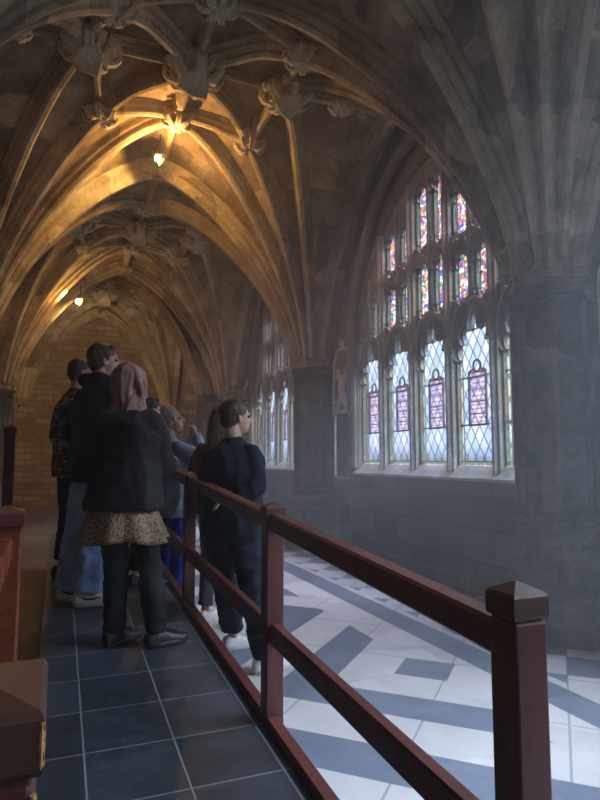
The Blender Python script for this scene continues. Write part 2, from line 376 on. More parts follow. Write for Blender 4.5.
def boss_mesh(r, seed):
    """carved leafy boss: ring of leaves round a tilted shield"""
    rnd = random.Random(seed); mb = MB()
    n, m = 40, 12; R = []
    for i in range(m + 1):
        ph = i / m * PI / 2
        ring = []
        for j in range(n):
            th = 2 * PI * j / n
            lob = 1 + .16 * math.cos(6 * th + seed) * math.sin(ph) + .07 * math.sin(13 * th + seed * 2)
            rr = r * lob * (math.sin(ph) if i else .02)
            z = -r * .55 * math.cos(ph) - .06 * r * math.cos(5 * th) * math.sin(ph)
            p = Vector((rr * math.cos(th), rr * math.sin(th), z))
            p += Vector((0, 0, 1)) * noise.noise(p * (9 / r * .3) + Vector((seed, 0, 0))) * r * .3
            ring.append(p)
        R.append(ring)
    R.append([Vector((p.x * .8, p.y * .8, r * .12)) for p in R[-1]])
    mb.rings(R)
    for k in range(7):   # curled leaves
        th = 2 * PI * k / 7 + rnd.random() * .4; d = Vector((math.cos(th), math.sin(th), 0)); t = Vector((-d.y, d.x, 0))
        pts = [d * r * a + Vector((0, 0, -r * b)) for a, b in ((.35, .5), (.62, .62), (.9, .5), (1.08, .26), (1.05, .06))]
        mb.sweep(pts, [Vector((0, 0, -1)) + d * .3] * 5, [(-.2 * r, 0), (-.12 * r, .09 * r), (0, .05 * r), (.12 * r, .09 * r), (.2 * r, 0), (0, -.08 * r)])
    return mb
def make_bay(k, xl, xr, y0, y1, detail=True):
    bx = (xl, xr, y0, y1); n = 56
    ex, ey = xl - .02, (WALLX + .06)
    xs = [ex + (ey - ex) * (1 - math.cos(PI * i / n)) / 2 for i in range(n + 1)]
    ys = [y0 + (y1 - y0) * (1 - math.cos(PI * i / n)) / 2 for i in range(n + 1)]
    vs = []; fs = []
    for j in range(n + 1):
        for i in range(n + 1): vs.append((xs[i], ys[j], vault_z(xs[i], ys[j], bx)))
    N1 = n + 1
    top = len(vs)
    vs += [(x, y, 6.6) for x, y in ((ex, y0), (ey, y0), (ey, y1), (ex, y1))]
    for j in range(n):
        for i in range(n): a = j * N1 + i; fs.append((a, a + 1, a + N1 + 1, a + N1))
    fs.append((top, top + 1, top + 2, top + 3))
    o = struct(mk('ceiling', vs, fs, MT['vault'], smooth=True))
    cx, cy = (xl + xr) / 2, (y0 + y1) / 2; a, b = (xr - xl) / 2, (y1 - y0) / 2
    P = lambda fx, fy: (cx + fx * a, cy + fy * b)
    S, D, L = .435, .37, .42
    segs = []
    for sx in (-1, 1):
        for sy in (-1, 1):
            c = P(sx, sy)
            segs += [(c, P(0, 0), 1), (c, P(sx * S, 0), 1), (c, P(0, sy * L), 1)]
            segs += [(P(sx * S, 0), P(sx * D, sy * D), 0), (P(sx * D, sy * D), P(0, sy * L), 0)]
        segs += [(P(sx, -1), P(sx, 0), 1), (P(sx, 1), P(sx, 0), 1)]
        segs += [(P(0, 0), P(sx, 0), 0)]
    for sy in (-1, 1): segs += [(P(0, 0), P(0, sy), 0)]
    segs += [(P(-1, 1), P(0, 1), 1), (P(1, 1), P(0, 1), 1)]
    if k == 0: segs += [(P(-1, -1), P(0, -1), 1), (P(1, -1), P(0, -1), 1)]
    for p, q, main in segs:
        pts, dn = rib_path(p, q, bx, 44 if main else 8, bool(main))
        if main:
            i0 = next(i for i, v in enumerate(pts) if v.z > 2.93); pts, dn = pts[i0:], dn[i0:]
        sc = 1.22 if main else .92
        if main and abs(p[1] - q[1]) < .01: sc = 1.5
        elif main and abs(p[0] - q[0]) < .01: sc = 1.35
        R_ = MB()   # ribs are slimmer where they crowd together above the pier
        secs = []
        for i_, (pp, d_) in enumerate(zip(pts, dn)):
            tg = (pts[min(i_ + 1, len(pts) - 1)] - pts[max(i_ - 1, 0)]).normalized(); sd = tg.cross(Vector(d_)).normalized(); dd = sd.cross(tg).normalized()
            rr = math.hypot(pp.x - p[0], pp.y - p[1]); f_ = 1 if not main else .50 + .50 * min(1, rr / 1.3)
            secs.append([pp + sd * a_ * sc * f_ + dd * b_ * sc * (.45 + .55 * f_) for a_, b_ in RIBP])
        R_.rings(secs).build('rib', MT['rib'], o, ang=28)
    if detail:
        bl = [((0, 0), .31)] + [((s * S, 0), .29) for s in (-1, 1)] + [((sx * D, sy * D), .19) for sx in (-1, 1) for sy in (-1, 1)] + [((0, s * L), .19) for s in (-1, 1)] + [((s * .72, 0), .15) for s in (-1, 1)] + [((0, 1), .18)]
        for i, (f, r) in enumerate(bl):
            x, y = P(*f); z = vault_z(x, y, bx) - .13
            ob = boss_mesh(r, k * 17 + i * 3.1).build('boss', MT['boss'], o, ang=40, loc=(x, y, z)); 
            if r > .24:   # plain shield carried on the large bosses
                sh = MB(); pts = [(-.5, .45), (0, .55), (.5, .45), (.42, -.1), (0, -.62), (-.42, -.1)]
                sh.rings([[(px * r * 1.05, py * r * 1.05, 0) for px, py in pts], [(px * r * 1.1, py * r * 1.1, -.02) for px, py in pts], [(px * r * .95, py * r * .95, -.045) for px, py in pts]])
                s_ = sh.build('shield', MT['boss'], ob, loc=(0, -r * .40, -r * .74)); s_.rotation_euler = (rad(-38), rad(14), .3 * i)
    return o
make_bay(0, XL, XR, PY[1], PY[2]); make_bay(1, XL, XR, PY[2], PY[3]); make_bay(2, XL, XR, PY[3], PY[4]); make_bay(3, XL, 3.30, PY[4], PY[5])
# plain vault over the part of the walk behind the camera
n = 24; bx = (XL, XR, PY[0], PY[1]); vs = []; fs = []
for j in range(n + 1):
    for i in range(n + 1):
        x = XL - .02 + (WALLX + .06 - XL + .02) * (1 - math.cos(PI * i / n)) / 2; y = PY[0] + BAY * (1 - math.cos(PI * j / n)) / 2
        vs.append((x, y, vault_z(x, y, bx)))
for j in range(n):
    for i in range(n): a = j * (n + 1) + i; fs.append((a, a + 1, a + n + 2, a + n + 1))
struct(mk('ceiling', vs, fs, MT['vault'], smooth=True))
# ------------------------------------------------------------------ floor, walls
YB, YE = -6.5, 19.0
HAZE = .014
struct(MB().box(XL - .2, WALLX + .3, YB, 14.2, -.1, 0).build('floor', MT['floor']))
struct(MB().box(XL - .2, 4.3, 14.2, YE + .2, -.1, 0).build('floor', MT['floor']))
struct(MB().box(XL - .35, XL + .05, YB, YE, 0, 6.6).build('wall_left', MT['leftwall']))
struct(MB().box(XL - .35, 4.6, YE, YE + .3, 0, 6.6).build('wall_back', MT['endwall']))
struct(MB().box(XL - .35, 5.2, YB - .3, YB, 0, 6.6).build('wall_front', MT['leftwall']))
HW = 1.985; SH = -.31; GX = 4.22
def E_in(t):  # window head line
    t = min(abs(t) / HW, 1); return 2.9 + 2.3 * (1 - t ** 1.7) ** .6
def E_out(t):
    t = min(abs(t) / HW, 1); return 2.9 + 2.62 * (1 - t ** 2.1) ** .55
def arch_line(fn, hw=HW, n=40): return [(-hw * math.cos(PI * i / n), fn(-hw * math.cos(PI * i / n))) for i in range(n + 1)]
def arch_poly(fn, top=6.6, hw=HW):
    a, b = -BAY / 2 - SH, BAY / 2 - SH
    return [(a, 2.9), (a, top), (b, top), (b, 2.9)] + list(reversed(arch_line(fn)))
MOULD = [(-.07, -.03), (-.07, .02), (-.045, .035), (-.05, .06), (-.02, .085), (.02, .085), (.05, .06), (.045, .035), (.07, .02), (.07, -.03)]
def wall_bay(yc, first=True):
    mb = MB()
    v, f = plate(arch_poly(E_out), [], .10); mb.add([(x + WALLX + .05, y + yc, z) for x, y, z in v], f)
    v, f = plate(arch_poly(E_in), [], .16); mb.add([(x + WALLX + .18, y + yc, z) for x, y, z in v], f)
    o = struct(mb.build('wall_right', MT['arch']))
    for fn, x, dx, sc in ((E_out, WALLX + .0, -1, 1.15), (E_in, WALLX + .10, -1, .8)):
        al = arch_line(lambda t: fn(t), HW - .03)
        pts = [(x, yc + al[0][0], 1.25)] + [(x, yc + a_, b_) for a_, b_ in al] + [(x, yc + al[-1][0], 1.25)]
        dn = []
        for p in pts: d = Vector((dx * .8, -(p[1] - yc), -(max(p[2], 2.9) - 2.9))); dn.append(d if d.length > .1 else Vector((-1, 0, 0)))
        MB().sweep(pts, dn, [(a * sc, b * sc) for a, b in MOULD]).build('arch_moulding', MT['arch'], o, ang=30)
    # wall below the window, with its stepped plinth course
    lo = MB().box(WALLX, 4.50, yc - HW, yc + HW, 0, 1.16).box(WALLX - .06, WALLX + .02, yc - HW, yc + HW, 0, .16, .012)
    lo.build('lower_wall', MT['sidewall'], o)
    return o
def cusp_head(w, zb, zt, n_lobes=5, both=False, asp=1.35):
    """outline of a light with cusped pointed head"""
    h = w / 2; hh = h * asp; pts = []
    def head(cz, sgn):
        r = []
        K = 40
        for i in range(K + 1):
            a = PI * i / K
            k = .70 + .30 * abs(math.sin(n_lobes * a)) ** .7
            c, s = math.cos(a), math.sin(a)
            if i in (0, K): k = 1
            pk = 1 + .28 * max(0, 1 - abs(a - PI / 2) / .45)
            r.append((h * k * c, cz + sgn * hh * k * s * pk))
        return r
    top = head(zt - hh * 1.28, 1)
    if both:
        bot = head(zb + hh * .75, -1); bot = [(a, zb + hh * .75 + (b - zb - hh * .75) * .6) for a, b in bot]
        return top + list(reversed(bot))
    return top + [(-h, zb), (h, zb)]
LW = .775
def sublights():
    A, B = [], []
    for i in range(-2, 3):
        for s in (-1, 1):
            y = i * LW + s * .194
            e = E_in(abs(y) + .12) - .10
            zt = min(3.92 if i == 0 else 3.80, e)
            if zt > 3.45: A.append((y, 3.16, zt))
            if abs(i) < 2:
                zt = min(4.92 if i == 0 else 4.60, e)
                B.append((y, 4.02 if i == 0 else 3.92, zt))
    return A + B
def make_window(k, yc, full=True):
    w = struct(empty('window_%d' % k, (GX, yc, 0)))
    foils = [(i * LW, z, r) for i in range(-2, 3) for z, r in ((3.90, .055), (4.80, .05)) if z + .2 < E_in(abs(i * LW) + .1)]
    head = cusp_head(.67, 1.30, 3.06, 5)
    holes = [[(a + i * LW, b) for a, b in head] for i in range(-2, 3)]
    subs = sublights()
    for y, zb, zt in subs: holes.append([(a + y, b) for a, b in cusp_head(.28, zb, zt, 3, True, 1.2)])
    for y, z, r in foils: holes.append([(y + r * (.72 + .28 * abs(math.cos(2 * a))) * math.cos(a), z + r * (.72 + .28 * abs(math.cos(2 * a))) * math.sin(a)) for a in [2 * PI * k / 24 for k in range(24)]])
    outer = [(-HW, 1.2)] + arch_line(lambda t: E_in(t) + .04) + [(HW, 1.2)]
    v, f = plate(outer, holes, .05); tr = MB(); tr.add([(x + .025, y, z) for x, y, z in v], f)
    big = [[(a + i * LW, b) for a, b in cusp_head(.72, 1.27, 3.09, 5)] for i in range(-2, 3)] + [[(a + y, b) for a, b in cusp_head(.33, zb - .03, zt + .025, 3, True, 1.2)] for y, zb, zt in subs] + [[(y + .075 * math.cos(a), z + .075 * math.sin(a)) for a in [2 * PI * k / 16 for k in range(16)]] for y, z, r in foils]
    v, f = plate(outer, big, .05); tr.add([(x - .025, y, z) for x, y, z in v], f)
    tr.build('tracery', MT['shaded_tracery'], w)
    br = MB()   # raised bars: sub-mullions, arcs over the small lights, little foils
    for i in range(-2, 3):
        y = i * LW; e = E_in(abs(y)) - .06
        br.tube([(-.055, y, 3.16), (-.055, y, min(e, 4.98))], .020, 8)
        for s in (-1, 1):
            for zc in (3.84, 4.72 if i else 4.92):
                yy = y + s * .194
                if zc + .2 < E_in(abs(yy) + .19):
                    br.tube([(-.055, yy + .165 * math.cos(a), zc + .21 * math.sin(a) - .10) for a in [PI * k / 10 for k in range(11)]], .018, 6)
        for zc in (3.12,):
            br.tube([(-.055, y + .345 * math.cos(a), 2.72 + .44 * math.sin(a) ** .8) for a in [PI * k / 14 for k in range(15)]], .026, 8)
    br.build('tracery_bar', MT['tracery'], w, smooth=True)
    for i in range(6):
        y = (i - 2.5) * LW; zt = min(4.95, E_in(min(abs(y) + .03, HW)) - .02)
        if i in (0, 5): zt = 3.4
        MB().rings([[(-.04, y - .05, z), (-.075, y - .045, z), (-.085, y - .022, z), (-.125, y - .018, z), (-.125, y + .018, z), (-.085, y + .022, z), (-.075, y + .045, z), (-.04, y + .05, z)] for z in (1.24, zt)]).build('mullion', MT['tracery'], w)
    MB().rings([[(-.155, y, 1.155), (-.155, y, 1.185), (-.135, y, 1.20), (.0, y, 1.315), (.07, y, 1.32), (.07, y, 1.155)] for y in (-HW + .02, HW - .02)]).build('sill', MT['tracery'], w)
    for i in range(-2, 3):
        p = MB().box(-.005, .005, -.345, .345, 0, 1.78).build('pane', MT['glass'], w, loc=(.02, i * LW, 1.29))
        pl = MB().box(-.006, .006, -.135, .135, 0, .56).build('inscription', MT['plaque'], p, loc=(-.01, 0, .48))
        fr = MB(); t = .016
        fr.box(-.012, .012, -.15, -.15 + t, -.01, .58).box(-.012, .012, .15 - t, .15, -.01, .58).box(-.012, .012, -.15, .15, -.02, -.02 + t).box(-.012, .012, -.15, .15, .565, .565 + t)
        fr.tube([(0, .062 * math.cos(a * PI / 10), .645 + .062 * math.sin(a * PI / 10)) for a in range(21)], .012, 6)
        fr.tube([(0, -.15, .575), (0, -.11, .60), (0, -.06, .60)], .012, 6).tube([(0, .15, .575), (0, .11, .60), (0, .06, .60)], .012, 6)
        fr.build('panel_border', MT['lead'], pl)
    for y, zb, zt in subs: MB().box(-.004, .004, -.145, .145, 0, zt - zb).build('stained_pane', MT['stained'], w, loc=(.02, y, zb))
    for y, z, r in foils: MB().box(-.004, .004, -r - .01, r + .01, -r - .01, r + .01).build('stained_pane', MT['stained'], w, loc=(.02, y, z))
    return w
def blank_window(k, yc):
    w = struct(empty('window_%d' % k, (GX, yc, 0)))
    MB().rings([[(-.155, y, 1.155), (-.155, y, 1.185), (-.135, y, 1.20), (.0, y, 1.315), (.07, y, 1.32), (.07, y, 1.155)] for y in (-HW + .02, HW - .02)]).build('sill', MT['tracery'], w)
    MB().rings([[(x, a, b) for a, b in [(-HW, 1.25)] + arch_line(E_in) + [(HW, 1.25)]] for x in (0, .01)]).build('pane', MT['plain_glass'], w)
    for i in range(1, 5):
        y = (i - 2.5) * LW; MB().box(-.12, .06, y - .06, y + .06, 1.25, E_in(y)).build('mullion', MT['tracery'], w)
    return w
for i, yc in enumerate([-3.875, 1.275, 6.425, 11.575]): wall_bay(yc + SH)
w1 = make_window(1, 6.425 + SH)
w2 = copy_tree(w1); w2.name = 'window_2'; w2.location.y = 11.575 + SH
w3 = blank_window(3, 1.275 + SH)
w4 = copy_tree(w3); w4.name = 'window_4'; w4.location.y = -3.875 + SH
# masonry between the windows, pierced by a squint beside each pier
DAYLIT_SILL = mat_stone('daylit_sill_stone', (.40, .39, .38), (.52, .51, .50), (.66, .65, .63), 2, .4)  # lighter than the masonry around: daylight on the sill put into the colour
CARV = mat_stone('daylit_panel_stone', (.58, .55, .50), (.68, .65, .60), (.80, .77, .72), 3, .4)  # pale tone stands for the side light falling on the carving
def buttress(y, squint=True):
    y0, y1 = y - .90, y + .28; X0, X1 = WALLX, 4.38
    mb = MB()
    if squint: mb.box(X0, X1, y0, y1, 0, 1.10).box(X0, X1, y0, y1, 2.12, 2.9).box(X0 + .20, X1, y0, y + .06, 1.10, 2.12).box(X0, X0 + .2, y0, y0 + .03, 1.10, 2.12).box(X0, X1, y1 - .03, y1, 1.1, 2.12)
    else: mb.box(X0, X1, y0, y1, 0, 2.9)
    mb.box(4.30, X1, y0, y1, 2.9, 6.6)
    o = struct(mb.build('wall_right', MT['arch']))
    if squint:
        MB().box(X0 - .17, X0 + .01, y0 + .10, y - .30, 0, .70, .012).build('step', MT['arch'], o)
        MB().box(X0 - .02, X0 + .19, y0 + .03, y - .28, 1.08, 1.115, .008).build('squint_sill', DAYLIT_SILL, o)
        MB().box(X0 + .26, X0 + .27, y + .05, y1 - .02, 1.10, 2.12).build('squint_glass', MT['plain_glass'], o)
        # cusped panel above the squint: two curved bars back to back
        c = MB(); cy = y - .60; xf = X0 - .015
        c.box(X0 - .03, X0 + .01, cy - .30, cy + .32, 2.09, 2.15)
        for s in (-1, 1):
            pts = []
            for k in range(15):
                a = -1.05 + 2.1 * k / 14
                pts.append((xf, cy + s * (.03 + .24 * (1 - math.cos(a)) * 1.15), 2.48 + .36 * math.sin(a)))
            c.sweep(pts, [(-1, 0, 0)] * 15, [(-.032, -.03), (-.032, .005), (-.012, .035), (.012, .035), (.032, .005), (.032, -.03)])
            for z, q in ((2.72, -1), (2.24, 1)): c.tube([(xf, cy + s * .20, z + q * .02), (xf - .01, cy + s * .12, z + q * .08), (xf, cy + s * .07, z + q * .04)], [.028, .022, .008], 6)
            c.tube([(xf, cy + s * .30, 2.15), (xf, cy + s * .30, 2.85)], .02, 6)
        c.tube([(xf - .02, cy, 2.45), (xf - .03, cy, 2.51)], [.045, .045], 8)
        c.tube([(xf, cy + .29 * math.cos(a), 2.84 + .28 * math.sin(a)) for a in [PI * k / 10 for k in range(11)]], .026, 6)
        c.tube([(xf, cy + .05 * math.cos(a), 3.16 + .07 * math.sin(a)) for a in [2 * PI * k / 10 for k in range(10)]], .022, 6)
        c.build('carved_panel', CARV, o, ang=35)
    return o
for y in (-1.30, 3.85, 9.0, 14.15): buttress(y, y > 0)
buttress(-6.45, False)
struct(MB().box(WALLX, 4.5, 14.4, 14.62, 0, 6.6).build('wall_right', MT['arch']))
# beyond the last window: plain wall of the corner bay
struct(MB().box(4.0, 4.55, 14.6, YE, 0, 6.6).build('wall_right', MT['arch']))
struct(MB().box(XL - .35, 4.6, YB, YE + .3, 6.6, 6.8).build('ceiling', MT['vault']))  # unseen slab above the vault, added to keep sky light from leaking in
struct(MB().box(3.30, 4.6, 14.6, YE + .3, 5.6, 5.8).build('ceiling', MT['vault']))

# ------------------------------------------------------------------ piers
def pier_rf(th):
    t = (th / (2 * PI) * 8) % 1; d = abs(t - .5) * 2      # d = 0 in the middle of a hollow, 1 at a shaft
    if d > .70: return 1.0 + .10 * math.sqrt(max(0, 1 - ((1 - d) / .30) ** 2))
    if d > .62: return .97
    return .955 - .07 * math.cos(d / .62 * PI / 2)
def oct_rf(th):
    a = (th + PI / 8) % (PI / 4) - PI / 8; return 1 / math.cos(a) * .97
def make_pier(label, x, y, group=None):
    p = empty('stone_pier', (x, y, 0)); tag(p, label, 'pier', group)
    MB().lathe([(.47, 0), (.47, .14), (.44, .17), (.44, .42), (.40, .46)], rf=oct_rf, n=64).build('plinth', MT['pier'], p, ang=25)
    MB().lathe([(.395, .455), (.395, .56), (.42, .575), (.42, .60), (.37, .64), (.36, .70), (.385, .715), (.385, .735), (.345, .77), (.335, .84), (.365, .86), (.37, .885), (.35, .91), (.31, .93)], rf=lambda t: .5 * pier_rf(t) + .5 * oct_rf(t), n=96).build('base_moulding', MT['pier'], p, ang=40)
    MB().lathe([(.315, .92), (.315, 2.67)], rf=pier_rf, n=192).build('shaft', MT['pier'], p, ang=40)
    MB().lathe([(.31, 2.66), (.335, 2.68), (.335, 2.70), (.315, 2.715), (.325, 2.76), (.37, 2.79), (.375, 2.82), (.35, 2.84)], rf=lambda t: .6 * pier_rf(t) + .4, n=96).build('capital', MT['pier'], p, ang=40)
    MB().lathe([(.29, 2.83), (.27, 3.3), (.26, 4.0)], rf=pier_rf, n=96).build('springer', MT['rib'], p, ang=40)
    return p
make_pier('big clustered stone pier close by at the right edge, before the tall stained glass window', XR, 3.85)
make_pier('slender-looking stone pier between the two leaded windows, right of the man in navy', XR, 9.0)
make_pier('dim distant stone pier just left of the farther leaded window', XR, 14.15)
make_pier('stone pier engaged in the left wall at the left frame edge', XL, 14.15)
sv = MB(); sv.lathe([(.02, 2.35), (.10, 2.45), (.13, 2.6), (.2, 2.72), (.2, 2.8)], n=24)
c = sv.build('stone_corbel', MT['rib'], None, ang=30, loc=(3.30, YE - .1, 0)); tag(c, 'moulded stone corbel on the end wall where the last ribs meet', 'corbel')

# ------------------------------------------------------------------ ramp and railings
MT['bare_wood'] = mat_plain('bare_worn_wood', (.55, .30, .10), .6)
def rz(y): return .13 + .052 * min(y, 6.6)
r = empty('access_ramp', (0, 0, 0)); tag(r, 'long ramp of dark slate tiles with pale joints rising away between the railings', 'ramp')
MB().rings([[(-.06, y, 0), (.86, y, 0), (.86, y, rz(y)), (-.06, y, rz(y))] for y in (-2.4, -1, 0, 1, 2, 3, 4, 5, 6, 6.6, 8.2)]).build('tiled_deck', MT['slate'], r)
MB().rings([[(.86, y, 0), (.915, y, 0), (.915, y, rz(y) + .03), (.91, y, rz(y) + .035), (.865, y, rz(y) + .035), (.86, y, rz(y) + .03)] for y in (-2.4, 0, 2, 4, 6, 6.6, 8.2)]).build('curb', MT['wood'], r)
def post(parent, x, y, z0, z1, w=.081, cap=.089, mat='wood', capmat='wood_dark'):
    h = w / 2
    p = MB().box(-h, h, -h, h, z0, z1 - .075, .006).build('post', MT[mat], parent, loc=(x, y, 0))
    c = cap / 2; mb = MB().box(-c + .008, c - .008, -c + .008, c - .008, z1 - .085, z1 - .068, .003)
    q = lambda s, z: [(-s, -s, z), (s, -s, z), (s, s, z), (-s, s, z)]
    mb.rings([q(c - .003, z1 - .070), q(c, z1 - .065), q(c, z1 - .026), q(c - .004, z1 - .019), q(c * .12, z1 - .001), q(c * .06, z1)])
    mb.build('post_cap', MT[capmat], p); return p
rr = empty('wooden_railing', (.90, 1.03, 0)); tag(rr, 'dark red wooden railing with capped posts along the right edge of the ramp', 'railing')
def rail(parent, x, ya, yb, za, zb, h, w, mat='wood', name='rail', ox=0, oy=0):
    def sec(y, z): a = w / 2; b = .008; return [(x - ox - a + b, y - oy, z), (x - ox - a, y - oy, z - b), (x - ox - a, y - oy, z - h + b), (x - ox - a + b, y - oy, z - h), (x - ox + a - b, y - oy, z - h), (x - ox + a, y - oy, z - h + b), (x - ox + a, y - oy, z - b), (x - ox + a - b, y - oy, z)]
    return MB().rings([sec(ya, za), sec(yb, zb)]).build(name, MT[mat], parent)
PYS = [1.03, 2.58, 4.42, 6.3]
def tops(y): return .86 + rz(y) + .008 * y
for y in PYS: post(rr, 0, y - 1.03, -0.0 if y > 9 else .0, rz(y) + (.96 if y < 2 else .94) )
tz = lambda y: .995 + .063 * y
bz = lambda y: .58 + .040 * y
for ya, yb in zip(PYS[:-1], PYS[1:]):
    rail(rr, .90, ya + .045, yb - .045, tz(ya), tz(yb), .078, .062, 'wood', 'top_rail', .9, 1.03)
    rail(rr, .90, ya + .045, yb - .045, bz(ya), bz(yb), .088, .05, 'wood', 'lower_rail', .9, 1.03)
l = empty('wooden_railing', (-.16, .6, 0)); tag(l, 'orange-brown wooden railing with capped posts at the left edge of the ramp', 'railing')
np_ = post(l, .085, .02, 0, 1.215, .132, .145, 'wood', 'wood_dark')
we = MB(); rn = random.Random(3); we.tube([(.0655, -.0655, .55 + .58 * i / 24) for i in range(25)], [.0026 + .0020 * rn.random() for i in range(25)], 6); we.build('worn_edge', MT['bare_wood'], np_)
we = MB(); we.tube([(.0705, -.0705, 1.150 + .038 * i / 8) for i in range(9)], [.0018 + .0015 * rn.random() for i in range(9)], 6); we.build('worn_edge', MT['bare_wood'], np_)
post(l, 0, 1.74, 0, 1.235, .10, .118, 'wood_orange', 'wood')
rail(l, -.16, .69, 2.30, 1.03, 1.13, .075, .05, 'wood_orange', 'top_rail', -.16, .6); rail(l, -.16, .69, 2.30, .63, .70, .08, .05, 'wood_orange', 'lower_rail', -.16, .6)
t = post(None, -.36, 5.2, 0, 1.66, .075, .09, 'wood', 'wood'); t.name = 'newel_post'; tag(t, 'thin dark wooden post standing alone behind the left railing', 'post')

# ------------------------------------------------------------------ lamps and wall fittings
def floodlight(name, loc, label, aim, power, spot, size=.05, col=(1, .60, .20), glow=.12):
    f = empty(name, loc); tag(f, label, 'lamp', None)
    d = Vector(aim).normalized(); q = d.to_track_quat('X', 'Z')
    R = q.to_matrix()
    def tr(mb): mb.v = [tuple(R @ Vector(p)) for p in mb.v]; return mb
    tr(MB().rings([[(x, -w, -w), (x, w, -w), (x, w, w), (x, -w, w)] for x, w in ((-.09, .03), (-.05, .05), (0, .075), (.05, .095), (.055, .088), (.01, .065))], cap=True)).build('housing', MT['black_metal'], f)
    tr(MB().box(.012, .02, -.06, .06, -.06, .06)).build('lens', MT['lamp_glass'], f)
    MB().tube([(0, 0, .04), (.0, 0, .16), (0, 0, .34)], .009, 8).build('bracket', MT['black_metal'], f)
    b = MB().lathe([(.002, -.03), (.022, -.018), (.03, 0), (.022, .02), (.008, .032)], n=16).build('bulb', MT['bulb'], f, smooth=True, loc=(d.x * .06, -.10, -.05))
    b.scale = (1.5, 1.5, 1.5)
    MB().rings([[(-.07, y, .02), (.05, y, .03), (.03, y, -.08), (-.02, y, -.14)] for y in (-.075, -.068)]).build('glowing_flap', MT['lamp_glass'], f)  # flap emits amber itself in place of reflecting the bulb
    L = bpy.data.lights.new(name + '_beam', 'SPOT'); L.energy = power; L.color = col; L.spot_size = rad(spot); L.spot_blend = .35; L.shadow_soft_size = size
    lo = bpy.data.objects.new(name + '_beam', L); lo.location = tuple(d * .14); lo.rotation_mode = 'QUATERNION'; lo.rotation_quaternion = d.to_track_quat('-Z', 'Y'); link(lo, f)
    L = bpy.data.lights.new(name + '_glow', 'POINT'); L.energy = power * glow; L.color = (1, .52, .16); L.shadow_soft_size = .04
    lo = bpy.data.objects.new(name + '_glow', L); lo.location = (.02, -.22, -.12); link(lo, f)
    return f
floodlight('vault_floodlight', (1.12, 7.9, 5.42), 'bright amber floodlight glowing near the crown of the vault', (-.80, .90, -.24), 88, 84, glow=.78)
floodlight('vault_floodlight', (.30, 13.3, 4.72), 'small distant amber floodlight low on the far vault, upper left', (-1, .3, .35), 90, 60, glow=.25)
f2 = bpy.data.objects['vault_floodlight.001']
L = bpy.data.lights.new('end_wall_fill', 'SPOT'); L.energy = 260; L.color = (1, .66, .32); L.spot_size = rad(95); L.spot_blend = .6; L.shadow_soft_size = .06  # extra spot added at the far floodlight to brighten the end wall
lo = bpy.data.objects.new('end_wall_fill', L); lo.location = (.03, .14, -.04); lo.rotation_mode = 'QUATERNION'; lo.rotation_quaternion = Vector((.12, 1, -.42)).to_track_quat('-Z', 'Y'); link(lo, f2)
s_ = MB(); s_.lathe([(.10, 0), (.10, .02), (.075, .03), (.07, .05), (.04, .085), (.005, .095)], n=24)
s_.v = [(a, -c_, b) for a, b, c_ in s_.v]
dc = empty('alarm_sounder', (.22, YE, 3.90)); tag(dc, 'small round white fitting with dark ring high on the brown end wall', 'alarm')
b_ = MB(); b_.lathe([(.115, 0), (.115, .025), (.07, .03)], n=24); b_.v = [(a, -c_, b) for a, b, c_ in b_.v]; b_.build('base', MT['black_metal'], dc, smooth=False)
s_.v = [(a * .8, b * 1.0, c_ * .8) for a, b, c_ in s_.v]; s_.build('dome', MT['white_plastic'], dc, smooth=True)
m_ = MB().box(-.02, .02, -.06, .06, -.11, .11, .006).build('motion_sensor', MT['white_plastic'], loc=(-1.23, 16.6, 4.75)); tag(m_, 'small white box sensor fixed high on the left wall', 'sensor')

# ------------------------------------------------------------------ light
w = bpy.data.worlds.new('overcast_sky'); SC.world = w; w.use_nodes = True; nt = w.node_tree
bg = nt.nodes['Background']; tc = nt.nodes.new('ShaderNodeTexCoord')
z = N(nt, 'ShaderNodeSeparateXYZ', ins={0: tc.outputs['Generated']}).outputs[2]
cn = noise_tex(nt, coords(nt, 'Generated', (1, 1, 2.5)), 3.0, 5)
el = ramp(nt, z, [(0.0, (.35, .38, .36)), (.02, (1, 1, 1))])
SKYLO, SKYHI = 2.8, 16.0
st = M(nt, 'ADD', SKYLO, M(nt, 'MULTIPLY', M(nt, 'MULTIPLY', M(nt, 'SUBTRACT', z, .40), 3.0, clamp=True), SKYHI - SKYLO))
col = ramp(nt, cn, [(.35, (.66, .80, 1.0)), (.6, (.86, .93, 1.0))])
nt.links.new(MIX(nt, 1.0, col, el, 'MULTIPLY'), bg.inputs[0]); nt.links.new(st, bg.inputs[1])
w.cycles.sampling_method = 'MANUAL'; w.cycles.sample_map_resolution = 512
for yc in (-3.875, 1.275, 6.425, 11.575):
    L = bpy.data.lights.new('sky_portal', 'AREA'); L.shape = 'RECTANGLE'; L.size = 4.1; L.size_y = 4.1; L.cycles.is_portal = True
    o = bpy.data.objects.new('sky_portal', L); o.location = (4.62, yc + SH, 3.2); o.rotation_euler = (PI / 2, 0, PI / 2); link(o)

L = bpy.data.lights.new('hazy_sun', 'SUN'); L.energy = 27; L.angle = rad(50); L.color = (.84, .92, 1.0)
o = bpy.data.objects.new('hazy_sun', L); o.rotation_mode = 'QUATERNION'; o.rotation_quaternion = Vector((-.78, .30, -.68)).to_track_quat('-Z', 'Y'); link(o); o.location = (12, -4, 10)

